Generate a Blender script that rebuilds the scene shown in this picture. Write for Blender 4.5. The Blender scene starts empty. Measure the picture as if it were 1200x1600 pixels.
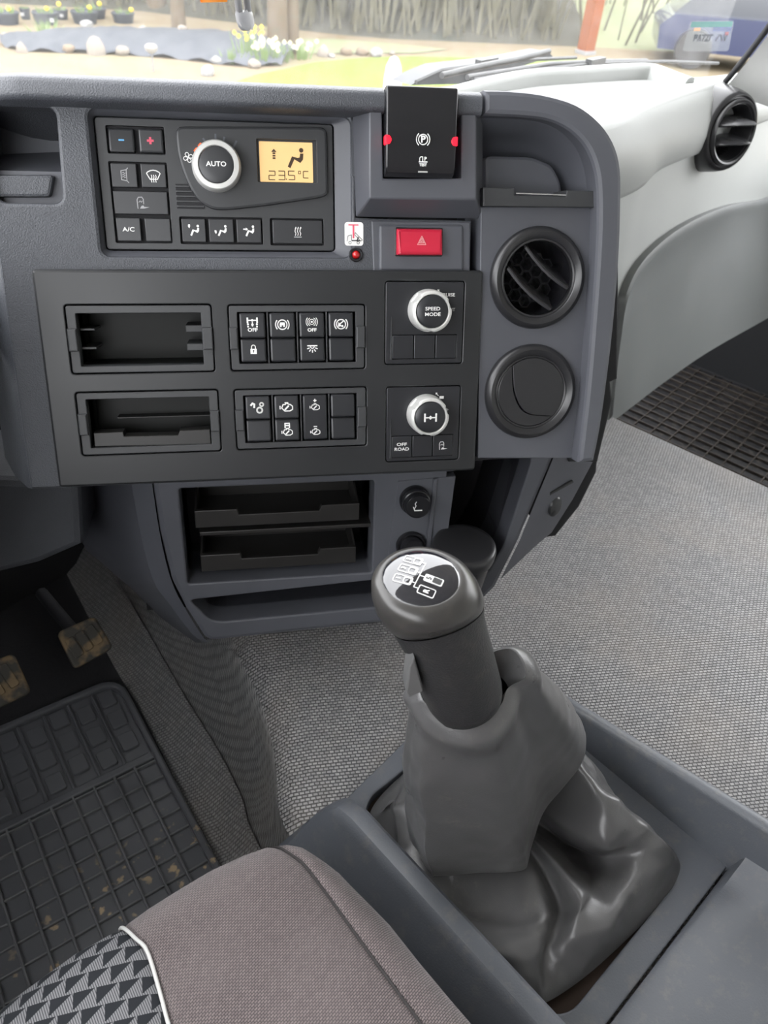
import bpy, bmesh, math, random
from mathutils import Vector, Matrix
from mathutils.geometry import tessellate_polygon
R = math.radians
random.seed(7)
scene = bpy.context.scene
COL = scene.collection

# ------------------------------------------------------------------ camera
# calibrated phone camera: world = CM @ (x right, y down, z forward); X runs along the centre console, Z up
F_PX = 1225.0
CAM = Vector((0.0, 0.0, 0.76))
CM = Matrix([[0.9844791, -0.049303, 0.1684344], [-0.1603645, -0.6426319, 0.7492046], [0.0713033, -0.7645871, -0.6405641]])
cam_d = bpy.data.cameras.new('camera')
cam_o = bpy.data.objects.new('camera', cam_d)
COL.objects.link(cam_o)
c0, c1, c2 = CM.col[0], CM.col[1], CM.col[2]
rot = Matrix(((c0[0], -c1[0], -c2[0]), (c0[1], -c1[1], -c2[1]), (c0[2], -c1[2], -c2[2]))).to_4x4()
cam_o.matrix_world = Matrix.Translation(CAM) @ rot
cam_d.sensor_fit = 'HORIZONTAL'
cam_d.sensor_width = 36.0
cam_d.lens = F_PX / 1200.0 * 36.0
cam_d.clip_start = 0.02
cam_d.clip_end = 300
cam_d.dof.use_dof = True
cam_d.dof.focus_distance = 0.66
cam_d.dof.aperture_fstop = 16.0
scene.camera = cam_o

# ------------------------------------------------------------------ light
world = bpy.data.worlds.new('overcast_sky')
scene.world = world
world.use_nodes = True
wn = world.node_tree
wn.nodes['Background'].inputs[0].default_value = (0.97, 0.98, 1.0, 1)
wn.nodes['Background'].inputs[1].default_value = 1.0
vs = scene.view_settings
vs.view_transform = 'Standard'
vs.look = 'None'
vs.exposure = 2.98
vs.gamma = 1.0
vs.use_curve_mapping = False

# ------------------------------------------------------------------ frames
def ray(px, py):
    return CM @ Vector(((px - 600) / F_PX, (py - 800) / F_PX, 1.0))
def atd(px, py, d):
    return CAM + ray(px, py) * d

class Frame:
    """local axes u, v, n; uv() gives the point of a plane n=const that lies at a place of the photograph"""
    def __init__(s, O, U, V, N):
        s.O, s.U, s.V, s.N = Vector(O), Vector(U).normalized(), Vector(V).normalized(), Vector(N).normalized()
        s.mat = Matrix(((s.U.x, s.V.x, s.N.x, s.O.x), (s.U.y, s.V.y, s.N.y, s.O.y), (s.U.z, s.V.z, s.N.z, s.O.z), (0, 0, 0, 1)))
        s.inv = s.mat.inverted()
    def uv(s, px, py, n=0.0):
        d = ray(px, py)
        P = CAM + d * ((s.O + s.N * n - CAM).dot(s.N) / d.dot(s.N))
        L = s.inv @ P
        return (L.x, L.y)
    def uvn(s, px, py, n=0.0):
        a = s.uv(px, py, n)
        return (a[0], a[1], n)
    def loc(s, P):
        L = s.inv @ Vector(P)
        return (L.x, L.y, L.z)

def tilted(O, deg):
    t = R(deg)
    return Frame(O, (1, 0, 0), (0, math.sin(t), math.cos(t)), (0, -math.cos(t), math.sin(t)))

FP = tilted(atd(400, 590, 0.70), 22)        # upper console face and black fascia
FL = tilted(atd(430, 840, 0.83), 13)        # lower console face
AZ = R(-40)
FT = Frame((0, 0, 0), (math.cos(AZ), -math.sin(AZ), 0), (math.sin(AZ), math.cos(AZ), 0), (0, 0, 1))   # truck: right, forward, up
FW = Frame((0, 0, 0), (1, 0, 0), (0, 1, 0), (0, 0, 1))
def ftb(px, py, b):                          # truck coordinates where the line of sight reaches distance b ahead
    d = ray(px, py)
    return FT.loc(CAM + d * (b / d.dot(FT.V)))
def fta(px, py, a):
    d = ray(px, py)
    return FT.loc(CAM + d * (a / d.dot(FT.U)))
def ftz(px, py, z):
    a = FT.uv(px, py, z)
    return (a[0], a[1], z)

# ------------------------------------------------------------------ 2D helpers
def area2(L):
    return sum(L[i][0] * L[(i + 1) % len(L)][1] - L[(i + 1) % len(L)][0] * L[i][1] for i in range(len(L))) / 2
def ccw(L):
    return list(L) if area2(L) > 0 else list(reversed(L))
def rrect(u0, v0, u1, v1, r=0.0, seg=4):
    u0, u1 = min(u0, u1), max(u0, u1)
    v0, v1 = min(v0, v1), max(v0, v1)
    r = min(r, (u1 - u0) / 2.01, (v1 - v0) / 2.01)
    if r <= 0:
        return [(u0, v0), (u1, v0), (u1, v1), (u0, v1)]
    L = []
    for cx, cy, a0 in ((u1 - r, v0 + r, -90), (u1 - r, v1 - r, 0), (u0 + r, v1 - r, 90), (u0 + r, v0 + r, 180)):
        for k in range(seg + 1):
            a = R(a0 + 90 * k / seg)
            L.append((cx + r * math.cos(a), cy + r * math.sin(a)))
    return L
def rpoly(P, r, seg=4):
    """polygon with rounded corners"""
    P = ccw(P)
    n = len(P)
    L = []
    for i in range(n):
        p0, p1, p2 = Vector(P[i - 1]), Vector(P[i]), Vector(P[(i + 1) % n])
        d0, d1 = (p0 - p1), (p2 - p1)
        rr = min(r, d0.length * .45, d1.length * .45)
        a, b = p1 + d0.normalized() * rr, p1 + d1.normalized() * rr
        for k in range(seg + 1):
            t = k / seg
            q = a * (1 - t) ** 2 + p1 * 2 * t * (1 - t) + b * t * t
            L.append((q.x, q.y))
    return L
def circ(cx, cy, r, seg=32, ry=None):
    ry = ry or r
    return [(cx + r * math.cos(2 * math.pi * k / seg), cy + ry * math.sin(2 * math.pi * k / seg)) for k in range(seg)]
def offset(L, d):
    """offset a ccw loop inwards (d>0)"""
    n = len(L)
    out = []
    for i in range(n):
        p0, p1, p2 = L[i - 1], L[i], L[(i + 1) % n]
        e0 = (p1[0] - p0[0], p1[1] - p0[1])
        e1 = (p2[0] - p1[0], p2[1] - p1[1])
        l0, l1 = math.hypot(*e0) or 1e-9, math.hypot(*e1) or 1e-9
        n0, n1 = (-e0[1] / l0, e0[0] / l0), (-e1[1] / l1, e1[0] / l1)
        m = (n0[0] + n1[0], n0[1] + n1[1])
        k = m[0] * m[0] + m[1] * m[1]
        s = min(2 * d / k, 3 * abs(d)) if k > 1e-6 and d > 0 else (max(2 * d / k, -3 * abs(d)) if k > 1e-6 else 0)
        out.append((p1[0] + m[0] * s, p1[1] + m[1] * s))
    return out
def spline(P, n, closed=False):
    """Catmull-Rom through points of any dimension"""
    P = [tuple(p) for p in P]
    D = len(P[0])
    out = []
    m = len(P)
    segs = m if closed else m - 1
    for j in range(n if closed else n + 1):
        t = j / n * segs
        i = min(int(t), segs - 1)
        f = t - i
        if closed:
            q = [P[(i + k) % m] for k in (-1, 0, 1, 2)]
        else:
            q = [P[max(0, min(m - 1, i + k))] for k in (-1, 0, 1, 2)]
        out.append(tuple(0.5 * (2 * q[1][c] + (q[2][c] - q[0][c]) * f + (2 * q[0][c] - 5 * q[1][c] + 4 * q[2][c] - q[3][c]) * f * f
                                + (3 * q[1][c] - q[0][c] - 3 * q[2][c] + q[3][c]) * f ** 3) for c in range(D)))
    return out
def arc(cx, cy, r, a0, a1, n=10):
    return [(cx + r * math.cos(R(a0 + (a1 - a0) * k / n)), cy + r * math.sin(R(a0 + (a1 - a0) * k / n))) for k in range(n + 1)]
def lerp(a, b, t):
    return a + (b - a) * t
def interp(tab, x):
    """piecewise linear table [(x, y), ...]"""
    if x <= tab[0][0]:
        return tab[0][1]
    for (x0, y0), (x1, y1) in zip(tab, tab[1:]):
        if x <= x1:
            return y0 + (y1 - y0) * (x - x0) / (x1 - x0)
    return tab[-1][1]
def sstep(a, b, x):
    t = max(0, min(1, (x - a) / (b - a)))
    return t * t * (3 - 2 * t)

# ------------------------------------------------------------------ mesh builder
class MB:
    def __init__(s):
        s.v, s.f, s.sm = [], [], 21
    def add(s, V, Fc):
        o = len(s.v)
        s.v += [tuple(p) for p in V]
        s.f += [tuple(i + o for i in q) for q in Fc]
        return s
    def plate(s, outer, n0, n1, bev=0.0, holes=(), back=False, hbev=None, hdepth=None):
        """flat piece with outline, thickness n0..n1 (front at n1), chamfered front edge, through holes"""
        hb = bev if hbev is None else hbev
        loops = [(ccw(outer), bev, n0)] + [(list(reversed(ccw(h))), hb, n0 if hdepth is None else hdepth) for h in holes]
        top = []
        for L, b, nb in loops:
            n = len(L)
            rings = [[(p[0], p[1], nb) for p in L]]
            if b > 0:
                rings.append([(p[0], p[1], n1 - b) for p in L])
                I1 = offset(L, b * .3)
                rings.append([(p[0], p[1], n1 - b * .3) for p in I1])
                I2 = offset(L, b)
                rings.append([(p[0], p[1], n1) for p in I2])
            else:
                I2 = L
                rings.append([(p[0], p[1], n1) for p in L])
            for A, B in zip(rings, rings[1:]):
                s.add(A + B, [(i, (i + 1) % n, n + (i + 1) % n, n + i) for i in range(n)])
            top.append([Vector((p[0], p[1], 0)) for p in I2])
        flat = [p for L in top for p in L]
        tris = tessellate_polygon(top)
        T = []
        for t in tris:
            a, b, c = (flat[i] for i in t)
            T.append(t if (b - a).cross(c - a).z > 0 else tuple(reversed(t)))
        s.add([(p.x, p.y, n1) for p in flat], T)
        if back:
            s.add([(p[0], p[1], n0) for p in loops[0][0]], [tuple(reversed(range(len(loops[0][0]))))])
        return s
    def flat(s, loop, n):
        L = ccw(loop)
        tr = tessellate_polygon([[Vector((p[0], p[1], 0)) for p in L]])
        T = []
        for t in tr:
            a, b, c = (Vector((*L[i], 0)) for i in t)
            T.append(t if (b - a).cross(c - a).z > 0 else tuple(reversed(t)))
        return s.add([(p[0], p[1], n) for p in L], T)
    def box(s, u0, u1, v0, v1, n0, n1, bev=0.0, r=0.0):
        return s.plate(rrect(u0, v0, u1, v1, r), n0, n1, bev, back=True)
    def loft(s, rings, cap0=False, cap1=False, closed=True):
        s.sm = 46
        n = len(rings[0])
        for A, B in zip(rings, rings[1:]):
            m = n if closed else n - 1
            s.add(list(A) + list(B), [(i, (i + 1) % n, n + (i + 1) % n, n + i) for i in range(m)])
        if cap0:
            s.add(rings[0], [tuple(reversed(range(n)))])
        if cap1:
            s.add(rings[-1], [tuple(range(n))])
        return s
    def grid(s, rows):
        s.sm = 46
        n, m = len(rows), len(rows[0])
        return s.add([p for r in rows for p in r], [(i * m + j, i * m + j + 1, (i + 1) * m + j + 1, (i + 1) * m + j) for i in range(n - 1) for j in range(m - 1)])
    def lathe(s, c, prof, seg=40, cap=False, axis=None):
        """profile of (radius, n) about the n axis at c=(u, v)"""
        rings = [[(c[0] + r * math.cos(2 * math.pi * k / seg), c[1] + r * math.sin(2 * math.pi * k / seg), n) for k in range(seg)] for r, n in prof]
        return s.loft(rings, cap1=cap)
    def tube(s, P, r, seg=8, cap=True):
        P = [Vector(p) for p in P]
        rings = []
        up = Vector((0.13, 0.27, 0.95))
        for i, p in enumerate(P):
            d = (P[min(i + 1, len(P) - 1)] - P[max(i - 1, 0)]).normalized()
            x = d.cross(up)
            if x.length < 1e-4:
                x = d.cross(Vector((1, 0, 0)))
            x.normalize()
            y = d.cross(x)
            rr = r[i] if isinstance(r, (list, tuple)) else r
            rings.append([tuple(p + (x * math.cos(2 * math.pi * k / seg) + y * math.sin(2 * math.pi * k / seg)) * rr) for k in range(seg)])
        return s.loft(rings, cap, cap)
    def bar(s, p0, p1, w, h, up=(0, 0, 1)):
        p0, p1 = Vector(p0), Vector(p1)
        d = (p1 - p0).normalized()
        x = d.cross(Vector(up))
        if x.length < 1e-4:
            x = Vector((1, 0, 0))
        x.normalize()
        y = x.cross(d)
        rings = [[tuple(p + x * sx * w / 2 + y * sy * h / 2) for sx, sy in ((-1, -1), (1, -1), (1, 1), (-1, 1))] for p in (p0, p1)]
        return s.loft(rings, True, True)
    def stroke(s, P, w, n, closed=False):
        P = list(P)
        if closed:
            P.append(P[0])
        for (x0, y0), (x1, y1) in zip(P, P[1:]):
            l = math.hypot(x1 - x0, y1 - y0)
            if l < 1e-9:
                continue
            dx, dy = (x1 - x0) / l, (y1 - y0) / l
            e = w * .3
            x0_, y0_, x1_, y1_ = x0 - dx * e, y0 - dy * e, x1 + dx * e, y1 + dy * e
            px, py = -dy * w / 2, dx * w / 2
            s.add([(x0_ - px, y0_ - py, n), (x1_ - px, y1_ - py, n), (x1_ + px, y1_ + py, n), (x0_ + px, y0_ + py, n)], [(0, 1, 2, 3)])
        return s
    def text(s, txt, size, c, n, rot=0.0, sx=1.0, bold=0.0):
        cu = bpy.data.curves.new('txt', 'FONT')
        cu.body = txt
        cu.size = size
        cu.align_x = 'CENTER'
        cu.align_y = 'CENTER'
        cu.offset = bold
        cu.resolution_u = 3
        o = bpy.data.objects.new('txt', cu)
        COL.objects.link(o)
        dg = bpy.context.evaluated_depsgraph_get()
        me = bpy.data.meshes.new_from_object(o.evaluated_get(dg))
        ca, sa = math.cos(rot), math.sin(rot)
        V = [(c[0] + v.co.x * sx * ca - v.co.y * sa, c[1] + v.co.x * sx * sa + v.co.y * ca, n) for v in me.vertices]
        s.add(V, [tuple(p.vertices) for p in me.polygons])
        bpy.data.objects.remove(o)
        bpy.data.curves.remove(cu)
        bpy.data.meshes.remove(me)
        return s
    def move(s, fn):
        s.v = [tuple(fn(*p)) for p in s.v]
        return s
    def mesh(s, name, material, org=(0, 0, 0), smooth=None, weld=True):
        smooth = s.sm if smooth is None else smooth
        me = bpy.data.meshes.new(name)
        me.from_pydata([(p[0] - org[0], p[1] - org[1], p[2] - org[2]) for p in s.v], [], s.f)
        if weld:
            bm = bmesh.new()
            bm.from_mesh(me)
            bmesh.ops.remove_doubles(bm, verts=bm.verts, dist=1e-6)
            bm.to_mesh(me)
            bm.free()
        if smooth:
            me.polygons.foreach_set('use_smooth', [True] * len(me.polygons))
            me.set_sharp_from_angle(angle=R(smooth))
        me.materials.append(material)
        me.update()
        return me

def link(o):
    COL.objects.link(o)
    return o
def tag(o, label=None, cat=None, group=None, kind=None):
    if label:
        o['label'] = label
    if cat:
        o['category'] = cat
    if group:
        o['group'] = group
    if kind:
        o['kind'] = kind
    return o

class Thing:
    """an Empty at the thing's base; parts are meshes below it, given in frame coordinates"""
    def __init__(s, name, label, cat, frame, org, group=None, kind=None):
        s.fr, s.org = frame, tuple(org)
        s.o = link(bpy.data.objects.new(name, None))
        s.o.empty_display_size = .02
        s.o.matrix_world = frame.mat @ Matrix.Translation(Vector(org))
        tag(s.o, label, cat, group, kind)
    def part(s, name, mb, material, parent=None, label=None, smooth=None, kind=None):
        o = link(bpy.data.objects.new(name, mb.mesh(name, material, s.org, smooth)))
        o.parent = parent or s.o
        tag(o, label, kind=kind)
        return o
def mono(name, label, cat, mb, material, frame=FW, org=(0, 0, 0), group=None, kind=None, smooth=None):
    o = link(bpy.data.objects.new(name, mb.mesh(name, material, org, smooth)))
    o.matrix_world = frame.mat @ Matrix.Translation(Vector(org))
    tag(o, label, cat, group, kind)
    return o
def structure(name, mb, material, frame=FW, org=(0, 0, 0), smooth=None, label=None):
    return mono(name, label, None, mb, material, frame, org, kind='structure', smooth=smooth)

# ------------------------------------------------------------------ materials
def nodes(name):
    m = bpy.data.materials.new(name)
    m.use_nodes = True
    return m, m.node_tree, m.node_tree.nodes['Principled BSDF']
def N(t, kind, **kw):
    n = t.nodes.new(kind)
    for k, v in kw.items():
        setattr(n, k, v)
    return n
def coords(t, scale=None, rotz=0.0):
    tc = N(t, 'ShaderNodeTexCoord')
    if scale is None and not rotz:
        return tc.outputs['Object']
    mp = N(t, 'ShaderNodeMapping')
    t.links.new(tc.outputs['Object'], mp.inputs[0])
    mp.inputs['Rotation'].default_value = (0, 0, rotz)
    if scale is not None:
        mp.inputs['Scale'].default_value = scale if isinstance(scale, (tuple, list)) else (scale,) * 3
    return mp.outputs[0]
def ramp(t, fac, stops):
    r = N(t, 'ShaderNodeValToRGB')
    el = r.color_ramp.elements
    while len(el) < len(stops):
        el.new(0.5)
    for e, (p, c) in zip(el, stops):
        e.position = p
        e.color = (*c, 1) if len(c) == 3 else c
    t.links.new(fac, r.inputs[0])
    return r.outputs[0]
def mth(t, op, a, b=None, c=None):
    n = N(t, 'ShaderNodeMath', operation=op)
    for i, x in enumerate((a, b, c)):
        if x is None:
            continue
        if isinstance(x, (int, float)):
            n.inputs[i].default_value = x
        else:
            t.links.new(x, n.inputs[i])
    return n.outputs[0]
def mixc(t, fac, a, b):
    n = N(t, 'ShaderNodeMix', data_type='RGBA')
    for i, x in ((0, fac), (6, a), (7, b)):
        if isinstance(x, (int, float)):
            n.inputs[i].default_value = x
        elif isinstance(x, tuple):
            n.inputs[i].default_value = (*x, 1)
        else:
            t.links.new(x, n.inputs[i])
    return n.outputs[2]
def bump(t, b, height, strength, dist, prev=None):
    n = N(t, 'ShaderNodeBump')
    n.inputs['Strength'].default_value = strength
    n.inputs['Distance'].default_value = dist
    t.links.new(height, n.inputs['Height'])
    if prev is not None:
        t.links.new(prev, n.inputs['Normal'])
    t.links.new(n.outputs[0], b.inputs['Normal'])
    return n.outputs[0]
def noise(t, vec, scale, detail=2.0, rough=.5):
    n = N(t, 'ShaderNodeTexNoise')
    n.inputs['Scale'].default_value = scale
    n.inputs['Detail'].default_value = detail
    n.inputs['Roughness'].default_value = rough
    t.links.new(vec, n.inputs['Vector'])
    return n.outputs['Fac']

def plain(name, col, rough=.5, metal=0.0, spec=.5, coat=0.0, emit=None, estr=1.0, alpha=None, trans=None):
    m, t, b = nodes(name)
    b.inputs['Base Color'].default_value = (*col, 1)
    b.inputs['Roughness'].default_value = rough
    b.inputs['Metallic'].default_value = metal
    b.inputs['Specular IOR Level'].default_value = spec
    b.inputs['Coat Weight'].default_value = coat
    b.inputs['Coat Roughness'].default_value = .03
    if emit:
        b.inputs['Emission Color'].default_value = (*emit, 1)
        b.inputs['Emission Strength'].default_value = estr
    return m
def grained(name, col, rough=.5, scale=700, strength=.35, dist=.0004, spec=.5, vary=.12, dust=0.0):
    """moulded plastic: fine leather-like grain, slight colour mottling, optional dust"""
    m, t, b = nodes(name)
    v = coords(t)
    n1 = noise(t, v, scale, 2.0)
    n2 = noise(t, v, 9.0, 4.0)
    lo = tuple(c * (1 - vary) for c in col)
    hi = tuple(c * (1 + vary) for c in col)
    cc = ramp(t, n2, [(.3, lo), (.7, hi)])
    if dust:
        n3 = noise(t, v, 60.0, 6.0, .7)
        cc = mixc(t, ramp(t, n3, [(.52, (0, 0, 0)), (.75, (dust,) * 3)]), cc, (.22, .19, .15))
    t.links.new(cc, b.inputs['Base Color'])
    t.links.new(ramp(t, n2, [(.2, (rough * .88,) * 3), (.8, (min(1, rough * 1.12),) * 3)]), b.inputs['Roughness'])
    b.inputs['Specular IOR Level'].default_value = spec
    if strength:
        bump(t, b, n1, strength, dist)
    return m

M_DASH = grained('dash_grain_plastic', (.062, .066, .076), .46, 850, .8, .0007)
M_CONS = grained('console_smooth_plastic', (.078, .081, .094), .48, 1400, .18, .0002)
M_BLACKP = grained('satin_black_panel', (.020, .021, .0225), .36, 1800, .08, .0001, vary=.06, spec=.42)
M_FRAME = grained('switch_frame_plastic', (.036, .0375, .040), .45, 1800, .06, .0001, vary=.05)
M_BTN = grained('button_plastic', (.030, .031, .034), .36, 2000, .05, .0001, vary=.05)
M_ROCK = grained('rocker_plastic', (.017, .018, .021), .34, 2000, .05, .0001, vary=.05)
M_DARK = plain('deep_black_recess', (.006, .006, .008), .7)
M_TRAY = grained('tray_plastic', (.021, .020, .019), .40, 900, .15, .0002)
M_GLOSSK = plain('gloss_black_plastic', (.012, .012, .014), .25)
M_VANE = grained('lit_vane_plastic', (.05, .05, .053), .26, 1500, .06, .0001, vary=.05)  # lighter than the ring plastic; vane highlights are put into its colour
M_VENT = grained('vent_ring_plastic', (.020, .020, .022), .30, 1500, .06, .0001, vary=.05)
M_SILVER = plain('satin_silver', (.62, .62, .60), .32, .35)
M_WHITE = plain('white_print', (.80, .80, .78), .5)
M_GREYP = plain('grey_print', (.35, .35, .36), .5)
M_BLUEP = plain('blue_print', (.12, .42, .75), .5)
M_REDP = plain('red_print', (.75, .10, .16), .5)
M_RED = plain('red_button_plastic', (.52, .016, .045), .32)
M_REDMARK = plain('hazard_print', (.75, .36, .36), .5)
M_STICK = plain('white_sticker', (.78, .77, .75), .5)
M_INK = plain('black_ink', (.02, .02, .02), .5)
M_REDL = plain('red_light', (.6, .01, .02), .3, emit=(1, .005, .02), estr=.3)
M_ORL = plain('orange_light', (.7, .08, .01), .3, emit=(1, .07, .005), estr=.3)
M_LENS = plain('red_lens', (.45, .01, .012), .12, coat=.5)
M_LCD = plain('amber_display', (.52, .36, .17), .35, emit=(.90, .55, .22), estr=.085)
M_LCDINK = plain('display_segments', (.05, .028, .012), .5)
M_CHROME = plain('bright_metal', (.75, .75, .77), .18, 1.0)
M_LGREY = grained('light_grey_dash', (.34, .35, .34), .52, 500, .25, .0004, vary=.04)
M_MGREY = grained('mid_grey_glovebox', (.16, .168, .168), .50, 500, .25, .0004, vary=.06, dust=.15)
M_GBOX = grained('gear_console_plastic', (.078, .084, .096), .45, 560, .40, .0005, vary=.08, dust=.25)
M_RUBBER = grained('black_rubber', (.012, .012, .014), .38, 500, .25, .0004, vary=.15, dust=.35)
M_FELT = grained('dark_footwell_felt', (.012, .012, .014), .85, 300, .5, .002)
# ------------------------------------------------------------------ materials of cab and seat
def weave_mat():
    m, t, b = nodes('floor_weave_carpet')
    v = coords(t, None, R(40))
    br = N(t, 'ShaderNodeTexBrick')
    t.links.new(v, br.inputs['Vector'])
    br.offset = .5
    br.inputs['Scale'].default_value = 1.0
    br.inputs['Brick Width'].default_value = .0056
    br.inputs['Row Height'].default_value = .0040
    br.inputs['Mortar Size'].default_value = .0010
    br.inputs['Mortar Smooth'].default_value = 1.0
    br.inputs['Bias'].default_value = 0
    br.inputs['Color1'].default_value = (.28, .276, .272, 1)
    br.inputs['Color2'].default_value = (.19, .189, .19, 1)
    br.inputs['Mortar'].default_value = (.036, .036, .040, 1)
    n2 = noise(t, v, 7.0, 5.0, .6)
    cc = mixc(t, ramp(t, n2, [(.45, (0, 0, 0)), (.8, (.35,) * 3)]), br.outputs['Color'], (.27, .22, .17))
    t.links.new(cc, b.inputs['Base Color'])
    b.inputs['Roughness'].default_value = .42
    b.inputs['Specular IOR Level'].default_value = .6
    inv = mth(t, 'SUBTRACT', 1.0, br.outputs['Fac'])
    bump(t, b, inv, .8, .0012)
    return m
M_WEAVE = weave_mat()
def fabric_mat():
    m, t, b = nodes('brown_grey_seat_cloth')
    v = coords(t)
    br = N(t, 'ShaderNodeTexBrick')
    t.links.new(v, br.inputs['Vector'])
    br.offset = .5
    br.inputs['Scale'].default_value = 1.0
    br.inputs['Brick Width'].default_value = .0030
    br.inputs['Row Height'].default_value = .0016
    br.inputs['Mortar Size'].default_value = .00045
    br.inputs['Mortar Smooth'].default_value = 1.0
    br.inputs['Color1'].default_value = (.20, .165, .162, 1)
    br.inputs['Color2'].default_value = (.155, .127, .126, 1)
    br.inputs['Mortar'].default_value = (.028, .025, .026, 1)
    n2 = noise(t, v, 14.0, 4.0)
    cc = mixc(t, ramp(t, n2, [(.4, (0, 0, 0)), (.75, (.25,) * 3)]), br.outputs['Color'], (.21, .185, .18))
    t.links.new(cc, b.inputs['Base Color'])
    b.inputs['Roughness'].default_value = .85
    b.inputs['Specular IOR Level'].default_value = .2
    b.inputs['Sheen Weight'].default_value = .25
    bump(t, b, mth(t, 'SUBTRACT', 1.0, br.outputs['Fac']), .6, .0006)
    return m
M_SEAT = fabric_mat()
def triangle_mat():
    """grey seat cloth woven with rows of dark triangles"""
    m, t, b = nodes('triangle_seat_cloth')
    v = coords(t, None, R(34))
    sp = N(t, 'ShaderNodeSeparateXYZ')
    t.links.new(v, sp.inputs[0])
    W, Hh = .0150, .0120
    row = mth(t, 'FLOOR', mth(t, 'DIVIDE', sp.outputs[1], Hh))
    fy = mth(t, 'FRACT', mth(t, 'DIVIDE', sp.outputs[1], Hh))
    x = mth(t, 'ADD', mth(t, 'DIVIDE', sp.outputs[0], W), mth(t, 'MULTIPLY', row, .37))
    fx = mth(t, 'FRACT', x)
    e = mth(t, 'ADD', mth(t, 'MULTIPLY', fx, 1.15), mth(t, 'MULTIPLY', mth(t, 'SUBTRACT', 1.0, fy), 1.0))
    tri = mth(t, 'MULTIPLY', mth(t, 'GREATER_THAN', mth(t, 'SUBTRACT', fy, fx), .06), mth(t, 'GREATER_THAN', fy, .12))
    hat = mth(t, 'GREATER_THAN', mth(t, 'FRACT', mth(t, 'MULTIPLY', mth(t, 'ADD', sp.outputs[0], mth(t, 'MULTIPLY', sp.outputs[1], .35)), 620.0)), .42)
    base = mixc(t, hat, (.075, .076, .082), (.23, .23, .24))
    cc = mixc(t, tri, base, (.022, .024, .028))
    t.links.new(cc, b.inputs['Base Color'])
    b.inputs['Roughness'].default_value = .85
    b.inputs['Specular IOR Level'].default_value = .2
    bump(t, b, mth(t, 'ADD', hat, tri), .4, .0005)
    return m
M_TRI = triangle_mat()
M_PIPE = grained('white_piping_cord', (.55, .55, .53), .7, 900, .4, .0004)
def leather_mat():
    m, t, b = nodes('black_gaiter_leatherette')
    v = coords(t)
    n1 = noise(t, v, 900.0, 2.0)
    n2 = noise(t, v, 25.0, 5.0, .65)
    n3 = noise(t, v, 160.0, 6.0, .75)
    dust = mth(t, 'MULTIPLY', ramp(t, n2, [(.5, (0, 0, 0)), (.72, (1, 1, 1))]), ramp(t, n3, [(.52, (0, 0, 0)), (.7, (.5,) * 3)]))
    cc = mixc(t, dust, (.082, .081, .082), (.23, .21, .18))
    t.links.new(cc, b.inputs['Base Color'])
    t.links.new(ramp(t, n2, [(.3, (.27,) * 3), (.8, (.40,) * 3)]), b.inputs['Roughness'])
    p = bump(t, b, n1, .35, .0004)
    return m
M_LEATHER = leather_mat()
def mat_rubber_dirty():
    m, t, b = nodes('muddy_floor_mat_rubber')
    v = coords(t)
    n2 = noise(t, v, 55.0, 3.0, .5)
    n1 = noise(t, v, 11.0, 3.0, .5)
    sp = N(t, 'ShaderNodeSeparateXYZ')
    t.links.new(v, sp.inputs[0])
    spots = mth(t, 'MULTIPLY', ramp(t, n2, [(.60, (0, 0, 0)), (.66, (1, 1, 1))]), ramp(t, n1, [(.44, (0, 0, 0)), (.54, (1, 1, 1))]))
    near = ramp(t, mth(t, 'ADD', mth(t, 'MULTIPLY', sp.outputs[1], 2.0), .5), [(.36, (1, 1, 1)), (.56, (0, 0, 0))])
    cc = mixc(t, mth(t, 'MULTIPLY', spots, near), (.085, .087, .095), (.42, .31, .19))
    t.links.new(cc, b.inputs['Base Color'])
    b.inputs['Roughness'].default_value = .33
    return m
M_MAT = mat_rubber_dirty()
M_LINER = grained('pale_roof_lining', (.42, .42, .40), .9, 200, .3, .001)
M_WALLG = grained('shaded_door_trim', (.022, .023, .026), .8, 500, .3, .0004)  # darkened trim; the shade of the footwell is put into its colour

# ------------------------------------------------------------------ floor of the cab
def tun(L, z):
    return [ftz(x, y, z) for x, y in L]
RIDGE = [(.245, -.75, 0), (.262, .1, 0), (.272, .25, 0), (.285, .31, 0), (.318, .352, 0), (.345, .39, 0), (.372, .44, 0), (.395, .50, 0), (.42, .58, 0), (.50, 1.05, .02)]
SEAM = [(.255, -.75, -.2), (.265, .1, -.2), (.29, .3, -.2), (.316, .402, -.2), (.337, .444, -.2), (.361, .516, -.2), (.388, .626, -.2), (.413, .72, -.2), (.437, .809, -.2), (.5, 1.05, -.2)]
MATE = [(.18, -.75, -.245), (.2, .1, -.245), (.235, .3, -.245), (.27, .41, -.245), (.285, .46, -.245), (.305, .54, -.245), (.328, .62, -.245), (.35, .70, -.245), (.372, .80, -.245), (.44, 1.05, -.245)]
nR = 48
rd_, sm_, me_ = spline(RIDGE, nR), spline(SEAM, nR), spline(MATE, nR)
rows = []
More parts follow.
